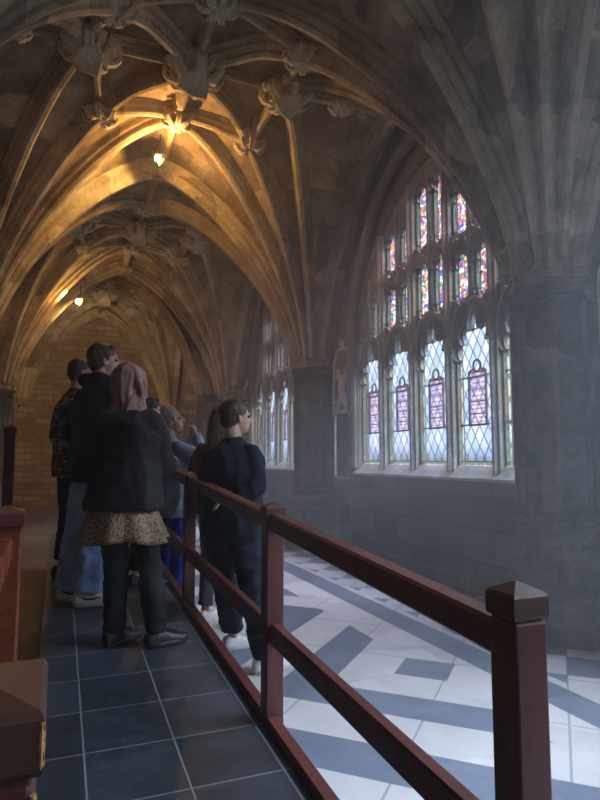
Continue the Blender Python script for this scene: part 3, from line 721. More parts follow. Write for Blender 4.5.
def haze(dens, box, label):
    m, nt, out = new_mat('dusty_air'); v = N(nt, 'ShaderNodeVolumeScatter', ins={0: (.93, .96, 1, 1), 'Density': dens, 'Anisotropy': .35}); nt.links.new(v.outputs[0], out.inputs[1])
    h = MB().box(*box).build('haze', m); h['kind'] = 'stuff'; tag(h, label, 'haze')
haze(.007, (XL - .1, 4.53, -1.25, 19.1, -.05, 6.1), 'thin haze hanging in the air of the whole cloister walk')
haze(.040, (1.6, 4.52, -1.2, 11.0, -.04, 6.05), 'denser bluish haze in the air along the windows')

# ------------------------------------------------------------------ camera
cam = bpy.data.cameras.new('camera'); co = bpy.data.objects.new('camera', cam); link(co)
co.location = (0, 0, EYE); co.rotation_euler = (rad(90 + 5.52), 0, -rad(21.8))
cam.sensor_fit = 'VERTICAL'; cam.sensor_height = 36; cam.lens = 27.0; cam.clip_start = .05
SC.camera = co
vs_ = SC.view_settings; vs_.view_transform = 'Standard'; vs_.look = 'None'; vs_.exposure = 0.08; vs_.gamma = 1.0; vs_.use_curve_mapping = False
SC.cycles.max_bounces = 10; SC.cycles.diffuse_bounces = 5; SC.cycles.transparent_max_bounces = 16; SC.cycles.use_denoising = True
SC.cycles.sample_clamp_indirect = 6; SC.cycles.caustics_reflective = False; SC.cycles.caustics_refractive = False
# ------------------------------------------------------------------ people
def mat_cloth(name, c, var=.18, scale=90, rough=.85, bump=.4, sheen=0):
    m, nt, out = new_mat(name); v = coords(nt); n1 = noise_tex(nt, v, scale, 3); n2 = noise_tex(nt, v, 7, 4)
    lo = tuple(x * (1 - var) for x in c); hi = tuple(min(1, x * (1 + var)) for x in c)
    finish(nt, out, ramp(nt, M(nt, 'ADD', M(nt, 'MULTIPLY', n1, .4), M(nt, 'MULTIPLY', n2, .6)), [(.35, lo), (.65, hi)]), rough, M(nt, 'ADD', M(nt, 'MULTIPLY', n1, .3), n2), bump, .012, spec=.25)
    return m
def mat_skin(name, c):
    m, nt, out = new_mat(name); n1 = noise_tex(nt, coords(nt), 25, 3)
    b = finish(nt, out, ramp(nt, n1, [(.3, tuple(x * .9 for x in c)), (.7, c)]), .5, n1, .1, .002, spec=.35)
    b.inputs['Subsurface Weight'].default_value = .08; b.inputs['Subsurface Radius'].default_value = (.02, .008, .004); return m
def mat_hair(name, c1, c2, stretch=(60, 60, 6)):
    m, nt, out = new_mat(name); n1 = noise_tex(nt, coords(nt, 'Object', stretch), 1.0, 4, .7)
    finish(nt, out, ramp(nt, n1, [(.35, c1), (.65, c2)]), .5, n1, .6, .01, spec=.4); return m
def mat_patch(name, cols, scale, rough=.85):
    m, nt, out = new_mat(name); n1 = noise_tex(nt, coords(nt, 'Object', (1, 1, 1.9)), scale, 2, .45)
    r = nt.nodes.new('ShaderNodeValToRGB'); r.color_ramp.interpolation = 'CONSTANT'; e = r.color_ramp.elements
    while len(e) < len(cols): e.new(.5)
    for i, (p, c) in enumerate(cols): e[i].position = p; e[i].color = c + (1,)
    nt.links.new(n1, r.inputs[0]); finish(nt, out, r.outputs[0], rough, noise_tex(nt, coords(nt), 9, 3), .4, .012, spec=.25); return m
MT['skin'] = mat_skin('fair_skin', (.55, .33, .24)); MT['skin_b'] = mat_skin('warm_skin', (.46, .26, .18))
MT['black_cloth'] = mat_cloth('black_cloth', (.012, .011, .012)); MT['black_trouser'] = mat_cloth('black_trouser_cloth', (.010, .013, .013))
MT['navy_knit'] = mat_cloth('navy_knit', (.009, .013, .025), .3); MT['navy_denim'] = mat_cloth('navy_denim', (.011, .016, .030), .5)
MT['light_denim'] = mat_cloth('light_blue_denim', (.24, .36, .60), .5); MT['denim_shirt'] = mat_cloth('pale_denim_shirt', (.25, .32, .43), .35)
MT['bright_blue'] = mat_cloth('bright_blue_trouser_cloth', (.015, .035, .30)); MT['maroon'] = mat_cloth('maroon_knit', (.14, .012, .025))
MT['grey_cloth'] = mat_cloth('grey_cloth', (.10, .10, .11)); MT['white_cloth'] = mat_cloth('white_cloth', (.6, .6, .62))
MT['scarf'] = mat_cloth('dusty_brown_scarf', (.24, .13, .105), .4, 60)
MT['hair_brown'] = mat_hair('brown_hair', (.035, .02, .012), (.10, .06, .035)); MT['hair_dark'] = mat_hair('dark_hair', (.012, .009, .008), (.03, .022, .018))
MT['hair_grey'] = mat_hair('grey_hair', (.11, .095, .08), (.40, .35, .29)); MT['hair_long'] = mat_hair('light_brown_hair', (.13, .08, .045), (.36, .24, .15), (70, 70, 3))
MT['camo'] = mat_patch('camouflage_cloth', [(0, (.015, .018, .013)), (.40, (.07, .08, .045)), (.48, (.018, .017, .014)), (.54, (.36, .32, .24)), (.62, (.04, .045, .03))], 9)
m, nt, out = new_mat('leopard_print')
vo = N(nt, 'ShaderNodeTexVoronoi', ins={'Vector': coords(nt), 'Scale': 88.0}); d_ = vo.outputs['Distance']
ringm = M(nt, 'MULTIPLY', M(nt, 'GREATER_THAN', d_, .17), M(nt, 'LESS_THAN', d_, .46)); gap = M(nt, 'GREATER_THAN', noise_tex(nt, coords(nt), 60, 2), .44)
col = MIX(nt, M(nt, 'MULTIPLY', ringm, gap), MIX(nt, M(nt, 'LESS_THAN', d_, .17), (.27, .18, .10), (.15, .08, .04)), (.018, .013, .010))
finish(nt, out, col, .8, noise_tex(nt, coords(nt), 8, 3), .3, .01); MT['leopard'] = m
MT['white_shoe'] = mat_plain('white_trainer_leather', (.62, .62, .62), .5, var=.08, bump=.2); MT['black_shoe'] = mat_plain('black_shoe_leather', (.015, .015, .015), .45)
MT['sole'] = mat_plain('pale_rubber_sole', (.55, .54, .50), .7, var=.1); MT['eye'] = mat_plain('dark_eye', (.02, .015, .012), .2); MT['lace'] = mat_plain('dark_flash', (.02, .02, .025), .5)

def ell(mb, c, r, R=None, n=16):
    c = Vector(c); rs = []
    for i in range(n // 2 + 1):
        ph = PI * i / (n // 2); s = max(math.sin(ph), .02)
        ring = []
        for j in range(n):
            p = Vector((r[0] * s * math.cos(2 * PI * j / n), r[1] * s * math.sin(2 * PI * j / n), -r[2] * math.cos(ph)))
            ring.append(c + (R @ p if R else p))
        rs.append(ring)
    mb.rings(rs)
def limb(mb, pts, rr, n=14, flat=None):
    """chain of tapered segments with rounded joints"""
    pts = [Vector(p) for p in pts]
    for i in range(len(pts) - 1):
        a, b = pts[i], pts[i + 1]; d = (b - a).normalized(); ra, rb = rr[i], rr[i + 1]
        P, Q = [], []
        for k in (1, .7, .35): P.append(a - d * ra * k); Q.append(ra * math.sqrt(max(0.0006, 1 - k * k)))
        L = (b - a).length
        for k in range(5): P.append(a.lerp(b, k / 4)); Q.append(ra + (rb - ra) * k / 4)
        for k in (.35, .7, 1): P.append(b + d * rb * k); Q.append(rb * math.sqrt(max(0.0006, 1 - k * k)))
        mb.tube(P, Q, n)
def loft(mb, secs, n=28, pw=2.4):
    """secs: (cx, cy, z, rx, ry[, tilt]) rounded-box sections"""
    R = []
    for s in secs:
        cx, cy, z, rx, ry = s[:5]; tl = s[5] if len(s) > 5 else 0; ring = []
        for j in range(n):
            a = 2 * PI * j / n; c, q = math.cos(a), math.sin(a)
            x = rx * math.copysign(abs(c) ** (2 / pw), c); y = ry * math.copysign(abs(q) ** (2 / pw), q)
            ring.append((cx + x, cy + y, z + y * tl))
        R.append(ring)
    mb.rings(R)
def solidify(mb, name, mat, parent, voxel=.011, smooth=5, wrinkle=0, wfreq=9, seed=0, wdir=(1, 1, .6)):
    me = bpy.data.meshes.new('tmp'); me.from_pydata(mb.v, [], mb.f); me.update()
    bm = bmesh.new(); bm.from_mesh(me); bmesh.ops.recalc_face_normals(bm, faces=bm.faces); bm.to_mesh(me); bm.free()
    ob = bpy.data.objects.new('tmp', me); COL.objects.link(ob)
    r = ob.modifiers.new('r', 'REMESH'); r.mode = 'VOXEL'; r.voxel_size = voxel
    s = ob.modifiers.new('s', 'SMOOTH'); s.factor = .5; s.iterations = smooth
    me2 = bpy.data.meshes.new_from_object(ob.evaluated_get(bpy.context.evaluated_depsgraph_get()))
    bpy.data.objects.remove(ob); bpy.data.meshes.remove(me)
    if wrinkle:
        nn = [v.normal.copy() for v in me2.vertices]
        for v, nv in zip(me2.vertices, nn):
            p = Vector((v.co.x * wdir[0], v.co.y * wdir[1], v.co.z * wdir[2])) * wfreq + Vector((seed, seed * .7, 0))
            a = noise.noise(p); b = noise.noise(p * 2.3)
            v.co += nv * wrinkle * ((1 - abs(a) * 2.2) * .8 + b * .5 - .2)
    me2.name = name; me2.materials.clear(); me2.materials.append(MT[mat] if isinstance(mat, str) else mat)
    me2.polygons.foreach_set('use_smooth', [True] * len(me2.polygons))
    return link(bpy.data.objects.new(name, me2), parent)

def hand(mb, wrist, d, pn, side=1, curl=.5, sc=1.0):
    """wrist, direction of the fingers, palm normal (side the fingers curl to), side=+1 thumb towards d x pn"""
    w = Vector(wrist); d = Vector(d).normalized(); pn = Vector(pn); pn = (pn - d * pn.dot(d)).normalized(); t = d.cross(pn).normalized() * side
    R = Matrix((t, d, pn)).transposed()
    ell(mb, w + d * .045 * sc, (.040 * sc, .052 * sc, .015 * sc), R)
    for k, (off, L) in enumerate(((.029, .070), (.010, .078), (-.010, .072), (-.029, .057))):
        a = w + d * .082 * sc + t * off * sc; L *= sc
        c1, c2, c3 = curl * .7, curl * 1.6, curl * 2.4; P = [w + d * .055 * sc + t * off * .8 * sc, a]
        for c, f in ((c1, .42), (c2, .32), (c3, .26)): P.append(P[-1] + (d * math.cos(c) + pn * math.sin(c)) * L * f)
        limb(mb, P, [.009 * sc, .0095 * sc, .0088 * sc, .0080 * sc, .0070 * sc], 8)
    a = w + d * .022 * sc + t * .028 * sc
    limb(mb, [a, a + (d * .55 + t * .8 + pn * .2) * .036 * sc, a + (d * .9 + t * .75 + pn * .5) * .058 * sc], [.013 * sc, .011 * sc, .0085 * sc], 8)

def head_rot(yaw, pitch, roll=0): return Matrix.Rotation(-yaw, 3, 'Z') @ Matrix.Rotation(pitch, 3, 'X') @ Matrix.Rotation(roll, 3, 'Y')

class Person:
    def __init__(s, label, base, az, H=1.75, skin='skin', **j):
        """az: facing, degrees clockwise from +Y (the walk direction)"""
        s.k = k = H / 1.75; s.skin = skin
        s.root = empty('person', base, -rad(az)); tag(s.root, label, 'person'); s.base = Vector(base); s.M = Matrix.Rotation(rad(az), 3, 'Z')
        D = dict(pelvis=(0, 0, .95), chest=(0, 0, 1.28), neck=(0, 0, 1.47), head=(0, .025, 1.635),
                 hipL=(-.09, 0, .90), hipR=(.09, 0, .90), kneeL=(-.10, .02, .49), kneeR=(.10, .02, .49), ankL=(-.11, -.02, .09), ankR=(.11, -.02, .09),
                 shL=(-.18, 0, 1.41), shR=(.18, 0, 1.41), elL=(-.235, -.03, 1.12), elR=(.235, -.03, 1.12), wrL=(-.23, .08, .88), wrR=(.23, .08, .88))
        s.J = {a: Vector(v) * k for a, v in D.items()}; s.yaw = 0; s.pitch = 0; s.hd = {'L': ((0, .3, -1), (1, 0, 0)), 'R': ((0, .3, -1), (-1, 0, 0))}; s.curl = .5; s.toe = {'L': 0, 'R': 0}
        for a, v in j.items():
            if a in s.J: s.J[a] = Vector(v) * k
            else: setattr(s, a, v)
    def W(s, x, y, z): return s.M @ (Vector((x, y, z)) - s.base)
    def body(s, voxel=.0065):
        J, k = s.J, s.k; mb = MB()
        loft(mb, [(J['pelvis'].x, J['pelvis'].y, J['pelvis'].z - .13 * k, .10 * k, .08 * k), (J['pelvis'].x, J['pelvis'].y, J['pelvis'].z, .145 * k, .095 * k), ((J['pelvis'].x + J['chest'].x) / 2, (J['pelvis'].y + J['chest'].y) / 2, (J['pelvis'].z + J['chest'].z) / 2 - .02 * k, .120 * k, .085 * k), (J['chest'].x, J['chest'].y, J['chest'].z, .145 * k, .10 * k), ((J['shL'].x + J['shR'].x) / 2, (J['shL'].y + J['shR'].y) / 2, J['shL'].z, .13 * k, .075 * k), (J['neck'].x, J['neck'].y, J['neck'].z, .055 * k, .055 * k)])
        for q in 'LR':
            limb(mb, [J['hip' + q], J['knee' + q], J['ank' + q]], [.075 * k, .050 * k, .034 * k])
            limb(mb, [J['ank' + q], J['ank' + q] + Vector((0, .11 * k, -.045 * k))], [.034 * k, .03 * k])
            limb(mb, [J['sh' + q] + Vector(((.04 if q == 'L' else -.04) * k, 0, -.04 * k)), J['sh' + q].lerp(J['el' + q], .35), J['el' + q], J['wr' + q]], [.042 * k, .042 * k, .036 * k, .026 * k])
            hand(mb, J['wr' + q], s.hd[q][0], s.hd[q][1], 1 if q == 'L' else -1, s.curl, k)
        R = s.R = head_rot(rad(s.yaw), rad(s.pitch)); h = J['head']; s.h = h
        limb(mb, [J['neck'] - Vector((0, 0, .03)), h + R @ Vector((0, -.03, -.06)) * k], [.056 * k, .052 * k])
        T = lambda x, y, z: h + R @ Vector((x, y, z)) * k
        ell(mb, T(0, -.010, .025), (.074 * k, .094 * k, .092 * k), R, 24); ell(mb, T(0, .030, -.035), (.058 * k, .062 * k, .080 * k), R, 20)
        ell(mb, T(0, .062, -.085), (.030 * k, .026 * k, .022 * k), R)                     # chin
        limb(mb, [T(0, .088, .012), T(0, .112, -.026)], [.008 * k, .0125 * k], 8)          # nose
        ell(mb, T(-.012, .100, -.030), (.010 * k, .010 * k, .007 * k), R, 10); ell(mb, T(.012, .100, -.030), (.010 * k, .010 * k, .007 * k), R, 10)
        limb(mb, [T(-.038, .076, .022), T(0, .086, .020), T(.038, .076, .022)], [.009 * k, .010 * k, .009 * k], 8)    # brow
        limb(mb, [T(-.018, .086, -.056), T(0, .092, -.053), T(.018, .086, -.056)], [.0055 * k, .0065 * k, .0055 * k], 8)
        limb(mb, [T(-.015, .084, -.065), T(0, .089, -.065), T(.015, .084, -.065)], [.006 * k, .0065 * k, .006 * k], 8)
        for q in (-1, 1): ell(mb, T(q * .075, -.005, -.012), (.010 * k, .020 * k, .031 * k), R @ Matrix.Rotation(q * .35, 3, 'Z'), 12)
        s.bodyo = solidify(mb, 'body', s.skin, s.root, voxel, 3)
        for q in (-1, 1):
            e = MB(); ell(e, (0, 0, 0), (.0115 * k,) * 3, None, 10); e.build('eye', MT['eye'], s.bodyo, smooth=True, loc=tuple(T(q * .031, .0735, .003)))
        return s
    def hair(s, mat, kind='short', wr=.004):
        k, h, R = s.k, s.h, s.R; T = lambda x, y, z: h + R @ Vector((x, y, z)) * k; mb = MB()
        if kind == 'short':
            ell(mb, T(0, -.022, .048), (.084 * k, .098 * k, .088 * k), R, 24); ell(mb, T(0, -.055, -.005), (.072 * k, .060 * k, .075 * k), R, 20)
            limb(mb, [T(-.045, .048, .092), T(.01, .056, .098), T(.045, .046, .09)], [.022 * k, .026 * k, .02 * k])
            for q in (-1, 1): limb(mb, [T(q * .074, -.005, .06), T(q * .076, .012, .0)], [.014 * k, .008 * k], 8)
        elif kind == 'thin':
            ell(mb, T(0, -.022, .036), (.079 * k, .092 * k, .086 * k), R, 24); ell(mb, T(0, -.050, -.01), (.068 * k, .055 * k, .068 * k), R, 20)
        elif kind == 'curly':
            ell(mb, T(0, -.038, .048), (.104 * k, .115 * k, .102 * k), R, 24); ell(mb, T(0, -.075, -.02), (.094 * k, .075 * k, .095 * k), R, 20)
            for i in range(26):
                a = 2.4 * i; z = .125 - .0075 * i; rr_ = math.sqrt(max(0, 1 - ((z - .04) / .10) ** 2)); p = T(.086 * rr_ * math.cos(a), -.03 + .09 * rr_ * math.sin(a), z)
                if (R.inverted() @ (p - h)).y < .05 * k or z > .07: ell(mb, p, (.022 * k,) * 3, None, 8)
        elif kind == 'long':
            ell(mb, T(0, -.02, .045), (.088 * k, .10 * k, .090 * k), R, 24)
            c = h + Vector((0, -.02, 0)) * k
            loft(mb, [(c.x, c.y - .055 * k, c.z - .42 * k, .09 * k, .03 * k), (c.x, c.y - .065 * k, c.z - .30 * k, .115 * k, .04 * k), (c.x, c.y - .055 * k, c.z - .15 * k, .105 * k, .05 * k), (c.x, c.y - .03 * k, c.z, .092 * k, .075 * k), (c.x, c.y - .01 * k, c.z + .07 * k, .07 * k, .07 * k)])
        return solidify(mb, 'hair', mat, s.root, .009, 2, wr, 30, s.k * 9, (1, 1, .35))
    def top(s, mat, name='sweater', hem=.86, fit=1.0, cuff=1.0, sleeve=(.066, .056, .043), wr=.006, collar=.0, hood=False, flare=0):
        J, k = s.J, s.k; mb = MB(); f = fit; pc, cc = J['pelvis'], J['chest']; sc = (J['shL'] + J['shR']) / 2; hz = hem * k
        t = (hz - pc.z) / max(.01, cc.z - pc.z); hc = pc + (cc - pc) * min(0, t) * .4
        loft(mb, [(hc.x, hc.y, hz, (.172 + flare) * k * f, (.125 + flare) * k * f), (hc.x, hc.y, hz + .05 * k, (.175 + flare * .8) * k * f, (.128 + flare * .8) * k * f), (pc.x, pc.y, pc.z + .05 * k, .170 * k * f, .125 * k * f), ((pc.x + cc.x) / 2, (pc.y + cc.y) / 2, (pc.z + cc.z) / 2 + .03 * k, .160 * k * f, .120 * k * f), (cc.x, cc.y, cc.z, .182 * k * f, .132 * k * f),
                  (sc.x, sc.y, sc.z - .05 * k, .185 * k, .125 * k * f), (sc.x, sc.y, sc.z + .005 * k, .165 * k, .095 * k * f), (J['neck'].x, J['neck'].y - .01 * k, J['neck'].z - .005 * k, .080 * k, .075 * k), (J['neck'].x, J['neck'].y - .005 * k, J['neck'].z + .02 * k, .066 * k, .066 * k)])
        for q in 'LR':
            e, w = J['el' + q], J['wr' + q]; w2 = e + (w - e) * cuff
            limb(mb, [J['sh' + q] + Vector(((.028 if q == 'L' else -.028) * k, 0, -.032 * k)), J['sh' + q].lerp(e, .35), e, w2], [sleeve[0] * k * f, sleeve[0] * .96 * k * f, sleeve[1] * k * f, (sleeve[2] if cuff > .9 else sleeve[1] * .92) * k * f])
        if collar: limb(mb, [J['neck'] + Vector((.05 * math.cos(a), .05 * math.sin(a) - .005, .02)) * k for a in [2 * PI * i / 10 for i in range(11)]], [collar * k] * 11, 8)
        if hood:
            n = J['neck']; limb(mb, [n + Vector((-.10, .03, .0)) * k, n + Vector((-.09, -.07, .03)) * k, n + Vector((0, -.11, .02)) * k, n + Vector((.09, -.07, .03)) * k, n + Vector((.10, .03, .0)) * k], [.028 * k, .042 * k, .048 * k, .042 * k, .028 * k])
        return solidify(mb, name, mat, s.root, .011, 4, wr, 8, s.k * 5 + hem)
    def trousers(s, mat, name='trousers', hemz=.07, w=(.100, .076, .070), wr=.006, cuffs=None):
        J, k = s.J, s.k; mb = MB(); p = J['pelvis']
        loft(mb, [(p.x, p.y, p.z - .14 * k, .115 * k, .095 * k), (p.x, p.y - .005, p.z - .05 * k, .158 * k, .122 * k), (p.x, p.y, p.z + .06 * k, .148 * k, .110 * k), (p.x, p.y, p.z + .11 * k, .138 * k, .102 * k)])
        for q in 'LR':
            h, kn, a = J['hip' + q], J['knee' + q], J['ank' + q]; hz = hemz if cuffs is None else cuffs[q]
            e = a + (kn - a).normalized() * (hz * k - .02)
            P, Q = [], []
            for i in range(7): t = i / 6; P.append(h.lerp(kn, t)); Q.append((w[0] + (w[1] - w[0]) * t) * k)
            for i in range(1, 7): t = i / 6; P.append(kn.lerp(e, t)); Q.append((w[1] + (w[2] - w[1]) * t) * k)
            mb.tube([P[0] + Vector((0, 0, .05 * k))] + P, [w[0] * k * .8] + Q, 18)
        return solidify(mb, name, mat, s.root, .010, 3, wr, 9, s.k * 3, (1, 1, 1.3))
    def shoe(s, q, mat='white_shoe', sole='sole', chunky=1.0):
        k = s.k; a = s.J['ank' + q]; R = Matrix.Rotation(-rad(s.toe[q]), 3, 'Z'); z0 = a.z - .09 * k
        o = lambda x, y, z: Vector((a.x, a.y, z0)) + R @ Vector((x, y, z)) * k
        mb = MB(); prof = [(-.078, .028, .085), (-.060, .038, .105), (-.01, .041, .108), (.040, .042, .098), (.09, .047, .078), (.145, .048, .064), (.190, .036, .055), (.207, .016, .044)]
        for lo, nm in ((0, 'u'),):
            mb.rings([[o(w_ * c * 1.0, y, .02 + (hh - .02) * z) for c, z in ((-1, 0), (-1, .35), (-.86, .7), (-.5, .95), (0, 1), (.5, .95), (.86, .7), (1, .35), (1, 0))] for y, w_, hh in prof])
        sh = solidify(mb, 'shoe', mat, s.root, .0065, 3)
        so = MB(); t = .026 * chunky
        n = 28; ring = []
        for i in range(n):
            an = 2 * PI * i / n; y = .067 + .145 * math.sin(an); w_ = .048 * abs(math.cos(an)) ** .75 * (1 + .12 * math.sin(an)); ring.append((math.copysign(w_, math.cos(an)), y))
        so.rings([[o(x * f_, (y - .067) * f_ + .067, z) for x, y in ring] for f_, z in ((.96, .001), (1.0, .006), (1.0, t), (.95, t + .003))])
        so.build('sole', MT[sole], sh, smooth=False, ang=40)
        la = MB()
        for i in range(4): y = .055 + .022 * i; z = .100 - .0075 * i; la.tube([o(-.026, y, z - .016), o(-.012, y + .006, z), o(.012, y + .002, z), o(.026, y + .008, z - .016)], .003 * k, 6)
        la.build('lace', MT['lace'] if mat == 'black_shoe' else MT['white_cloth'], sh); return sh
    def glasses(s):
        k = s.k; T = lambda x, y, z: s.h + s.R @ Vector((x, y, z)) * k; mb = MB()
        for q in (-1, 1):
            c = [T(q * .033 + .023 * math.cos(a), .098 - abs(q * .033 + .023 * math.cos(a)) * .12, .002 + .018 * math.sin(a)) for a in [2 * PI * i / 14 for i in range(15)]]
            mb.tube(c, .0022, 6); mb.tube([T(q * .056, .09, .006), T(q * .077, .05, .008), T(q * .08, -.01, .004)], .0022, 6)
        mb.tube([T(-.010, .101, .006), T(.010, .101, .006)], .0022, 6)
        return mb.build('glasses', MT['black_metal'], s.root)

# woman in the black jacket, seen from behind, hand on the rail
b = (.365, 3.70, rz(3.7)); B = b[2]
p = Person('woman seen from behind in brown headscarf, black jacket and leopard print skirt', b, 32, 1.64, 'skin_b', yaw=12, pitch=10, neck=(.0, .03, 1.47), head=(.0, .05, 1.63), chest=(.0, .02, 1.28))
p.J['ankL'] = p.W(.335, 3.74, B + .085); p.J['ankR'] = p.W(.56, 3.62, B + .085); p.J['kneeL'] = p.W(.335, 3.74, B + .47); p.J['kneeR'] = p.W(.51, 3.67, B + .47); p.toe = {'L': 25, 'R': 40}
p.J['elR'] = p.W(.585, 3.70, B + 1.02); p.J['wrR'] = p.W(.585, 3.93, B + 1.09); p.J['elL'] = p.W(.14, 3.88, B + 1.02); p.J['wrL'] = p.W(.34, 4.05, B + 1.0)
p.hd['R'] = (p.M @ Vector((.9, .25, .05)), (0, 0, -1)); p.hd['L'] = (p.M @ Vector((.9, .3, 0)), (0, -1, 0)); p.curl = .45
p.body(); k = p.k
p.trousers('black_trouser', w=(.098, .078, .066), hemz=.015, wr=.009)
p.top('black_cloth', 'jacket', hem=.83, fit=1.34, collar=.022, wr=.012, sleeve=(.062, .056, .046), flare=.012)
# flared printed skirt below the jacket
mb = MB(); pc = p.J['pelvis']; R_ = []
for i in range(9):
    t = i / 8; z = (.89 - .25 * t) * k
    R_.append([(pc.x + (.185 + .100 * t + .018 * t * math.cos(9 * a_ + 1)) * k * math.cos(a_), pc.y + (.150 + .085 * t + .018 * t * math.cos(9 * a_ + 1)) * k * math.sin(a_), z + .012 * t * math.sin(4 * a_)) for a_ in [2 * PI * j / 72 for j in range(72)]])
for i in range(8, 0, -1):
    t = i / 8; z = (.89 - .25 * t) * k
    R_.append([(pc.x + (.178 + .100 * t + .018 * t * math.cos(9 * a_ + 1)) * k * math.cos(a_), pc.y + (.143 + .085 * t + .018 * t * math.cos(9 * a_ + 1)) * k * math.sin(a_), z + .012 * t * math.sin(4 * a_)) for a_ in [2 * PI * j / 72 for j in range(72)]])
mb.rings(R_, cap=False, closed=True).build('skirt', MT['leopard'], p.root, smooth=True)
for q in 'LR': p.shoe(q, 'black_shoe', 'black_shoe')
mb = MB(); T = lambda x, y, z: p.h + p.R @ Vector((x, y, z)) * k
ell(mb, T(0, -.022, .035), (.096 * k, .108 * k, .102 * k), p.R, 24); ell(mb, T(0, -.055, -.06), (.088 * k, .075 * k, .11 * k), p.R, 20)
h = p.J['neck']; loft(mb, [(h.x, h.y - .01, h.z - .07 * k, .15 * k, .12 * k), (h.x, h.y - .01, h.z - .01 * k, .12 * k, .105 * k), (h.x + .01, h.y - .01, h.z + .07 * k, .088 * k, .085 * k)])
limb(mb, [T(.07, .03, .07), T(.085, .02, 0), T(.08, .03, -.09)], [.02 * k, .022 * k, .02 * k]); limb(mb, [T(-.07, .03, .07), T(-.085, .02, 0), T(-.08, .03, -.09)], [.02 * k, .022 * k, .02 * k])
for q_ in range(7):   # folds wrapping round the head and a loose end
    a0 = -.9 + .3 * q_
    limb(mb, [T(.085 * math.sin(a0), -.02 - .09 * math.cos(a0), .10 - .03 * abs(a0)), T(.10 * math.sin(a0 * .9), -.03 - .10 * math.cos(a0 * .9), .02), T(.095 * math.sin(a0 * .7), -.04 - .095 * math.cos(a0 * .7), -.07), T(.10 * math.sin(a0 * .6), -.05 - .085 * math.cos(a0 * .6), -.15)], [.012 * k, .016 * k, .016 * k, .014 * k], 8)
limb(mb, [T(.05, -.05, .10), T(.095, -.05, .04), T(.105, -.045, -.05), T(.10, -.05, -.14), T(.11, -.06, -.22)], [.018 * k, .026 * k, .024 * k, .026 * k, .018 * k], 10)
solidify(mb, 'headscarf', 'scarf', p.root, .007, 2, .009, 18, 2, (1, 1, .35))

# tall young man in black hoodie
b = (.27, 4.66, rz(4.66)); B = b[2]
p = Person('tall short-haired man in black hoodie, pale blue jeans and white trainers looking right', b, 55, 1.87, yaw=32, pitch=4)
p.J['ankL'] = p.W(.10, 4.78, B + .095); p.J['ankR'] = p.W(.21, 4.56, B + .095); p.J['kneeL'] = p.W(.16, 4.74, B + .52); p.J['kneeR'] = p.W(.27, 4.60, B + .52); p.toe = {'L': 28, 'R': 32}
p.J['wrL'] = p.J['pelvis'] + Vector((-.12, .20, .12)); p.J['wrR'] = p.J['pelvis'] + Vector((.12, .20, .12)); p.hd = {'L': ((.8, .3, 0), (0, -1, 0)), 'R': ((-.8, .3, 0), (0, -1, 0))}
p.body(.0075); p.trousers('light_denim', 'jeans', w=(.108, .092, .092), hemz=.02, wr=.016); p.top('black_cloth', 'hoodie', hem=.80, fit=1.22, hood=True, wr=.009)
p.hair('hair_brown', 'short', .005)
for q in 'LR':
    sh = p.shoe(q, chunky=1.35); a = p.J['ank' + q]; R = Matrix.Rotation(-rad(p.toe[q]), 3, 'Z')
    for sd in (-1, 1): MB().tube([Vector((a.x, a.y, B - B)) + R @ Vector((sd * .043, y, z)) * p.k for y, z in ((-.05, .072), (.0, .050), (.04, .048), (.085, .058))], [.003, .007, .007, .003], 6).build('flash', MT['lace'], sh)

# man in camouflage jacket
b = (.13, 5.38, rz(5.38)); B = b[2]
p = Person('man with cropped receding hair and glasses in camouflage jacket, furthest left', b, 60, 1.83, yaw=14, pitch=0)
p.J['wrL'] = p.J['pelvis'] + Vector((-.16, .16, .0)); p.J['wrR'] = p.J['pelvis'] + Vector((.16, .16, .0))
p.body(.0075); p.trousers('navy_denim', 'jeans', wr=.008); p.top('camo', 'jacket', hem=.80, fit=1.18, collar=.024, wr=.009); p.hair('hair_brown', 'thin', .003); p.glasses()
for q in 'LR': p.shoe(q, 'black_shoe', 'black_shoe')

# youngster in black, mostly hidden
b = (.66, 4.98, rz(4.98)); B = b[2]
p = Person('short dark-haired person in black, almost hidden behind the woman in the headscarf', b, 60, 1.50, wrL=(-.06, .24, 1.12), wrR=(.06, .24, 1.12))
p.hd = {'L': ((.6, .5, .2), (0, -1, 0)), 'R': ((-.6, .5, .2), (0, -1, 0))}
p.body(.0085); p.trousers('black_trouser'); p.top('black_cloth', 'jacket', hem=.85, fit=1.0); p.hair('hair_dark', 'short')
mb = MB(); n_ = p.J['neck']; limb(mb, [n_ + Vector((.045 * math.cos(a), .045 * math.sin(a), .03)) for a in [2 * PI * i / 10 for i in range(11)]], [.018] * 11, 8); solidify(mb, 'shirt_collar', 'white_cloth', p.root, .007, 2)
for q in 'LR': p.shoe(q, 'black_shoe', 'black_shoe')

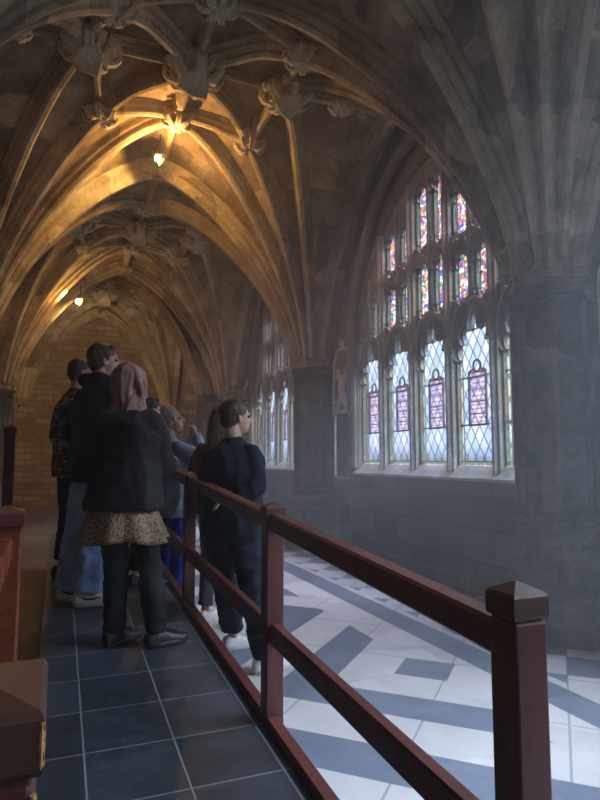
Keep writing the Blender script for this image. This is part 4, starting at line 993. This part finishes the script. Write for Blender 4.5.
# grey-haired person in denim shirt, hands raised to the face
b = (.985, 5.66, 0)
p = Person('grey-haired person in denim shirt and bright blue trousers, hands raised to face', b, 68, 1.90, yaw=30, pitch=14, chest=(-.02, .0, 1.26), neck=(-.03, -.02, 1.45), head=(-.04, .0, 1.61), shL=(-.21, -.02, 1.39), shR=(.15, -.02, 1.39),
           elL=(-.19, .20, 1.22), elR=(.20, .18, 1.22), wrL=(-.045, .24, 1.46), wrR=(.075, .20, 1.46))
p.hd = {'L': ((.25, -.25, 1), (.6, -.8, 0)), 'R': ((-.25, -.25, 1), (-.6, -.8, 0))}; p.curl = .55
p.body(); p.trousers('bright_blue', wr=.006); p.top('denim_shirt', 'shirt', hem=.80, fit=1.15, collar=.018, wr=.010); p.hair('hair_grey', 'curly', .006)
for q in 'LR': p.shoe(q, 'black_shoe', 'black_shoe')

# long-haired woman behind the man in navy
b = (1.31, 5.14, 0)
p = Person('woman with long light brown hair and maroon top, behind the man in navy', b, 38, 1.86)
p.body(.0085); p.trousers('grey_cloth', w=(.092, .066, .058)); p.top('maroon', 'sweater', hem=.84, fit=1.0); p.hair('hair_long', 'long', .006)
for q in 'LR': p.shoe(q, 'white_shoe', 'sole')

# man in navy leaning at the rail
b = (1.09, 3.96, 0)
p = Person('man in navy sweater and dark jeans looking right towards the window beside the middle post', b, 46, 1.80, yaw=34, pitch=2, pelvis=(0, 0, .94), chest=(-.01, .0, 1.27), neck=(0, .02, 1.46), head=(.0, .045, 1.63))
p.J['ankL'] = p.W(1.24, 4.42, .095); p.J['ankR'] = p.W(1.30, 3.88, .095); p.J['kneeL'] = p.W(1.13, 4.22, .51); p.J['kneeR'] = p.W(1.24, 3.92, .51); p.toe = {'L': 30, 'R': 35}
p.J['shR'] = p.J['shR'] - Vector((.02, 0, 0)); p.J['elR'] = p.W(1.20, 3.78, 1.22); p.J['wrR'] = p.W(1.06, 3.78, 1.13); p.J['elL'] = p.W(1.05, 4.24, 1.18); p.J['wrL'] = p.W(1.26, 4.28, 1.06)
p.hd['R'] = (p.M @ Vector((-1, .1, -.1)), (0, 0, -1)); p.hd['L'] = ((.7, .6, -.1), (0, -.6, -.8))
p.body(); p.trousers('navy_denim', 'jeans', w=(.112, .088, .078), cuffs={'L': .10, 'R': .02}, wr=.014); p.top('navy_knit', 'sweater', hem=.86, fit=1.22, cuff=.55, sleeve=(.060, .056, .05), collar=.016, wr=.013); p.hair('hair_brown', 'short', .004)
for q in 'LR': p.shoe(q)
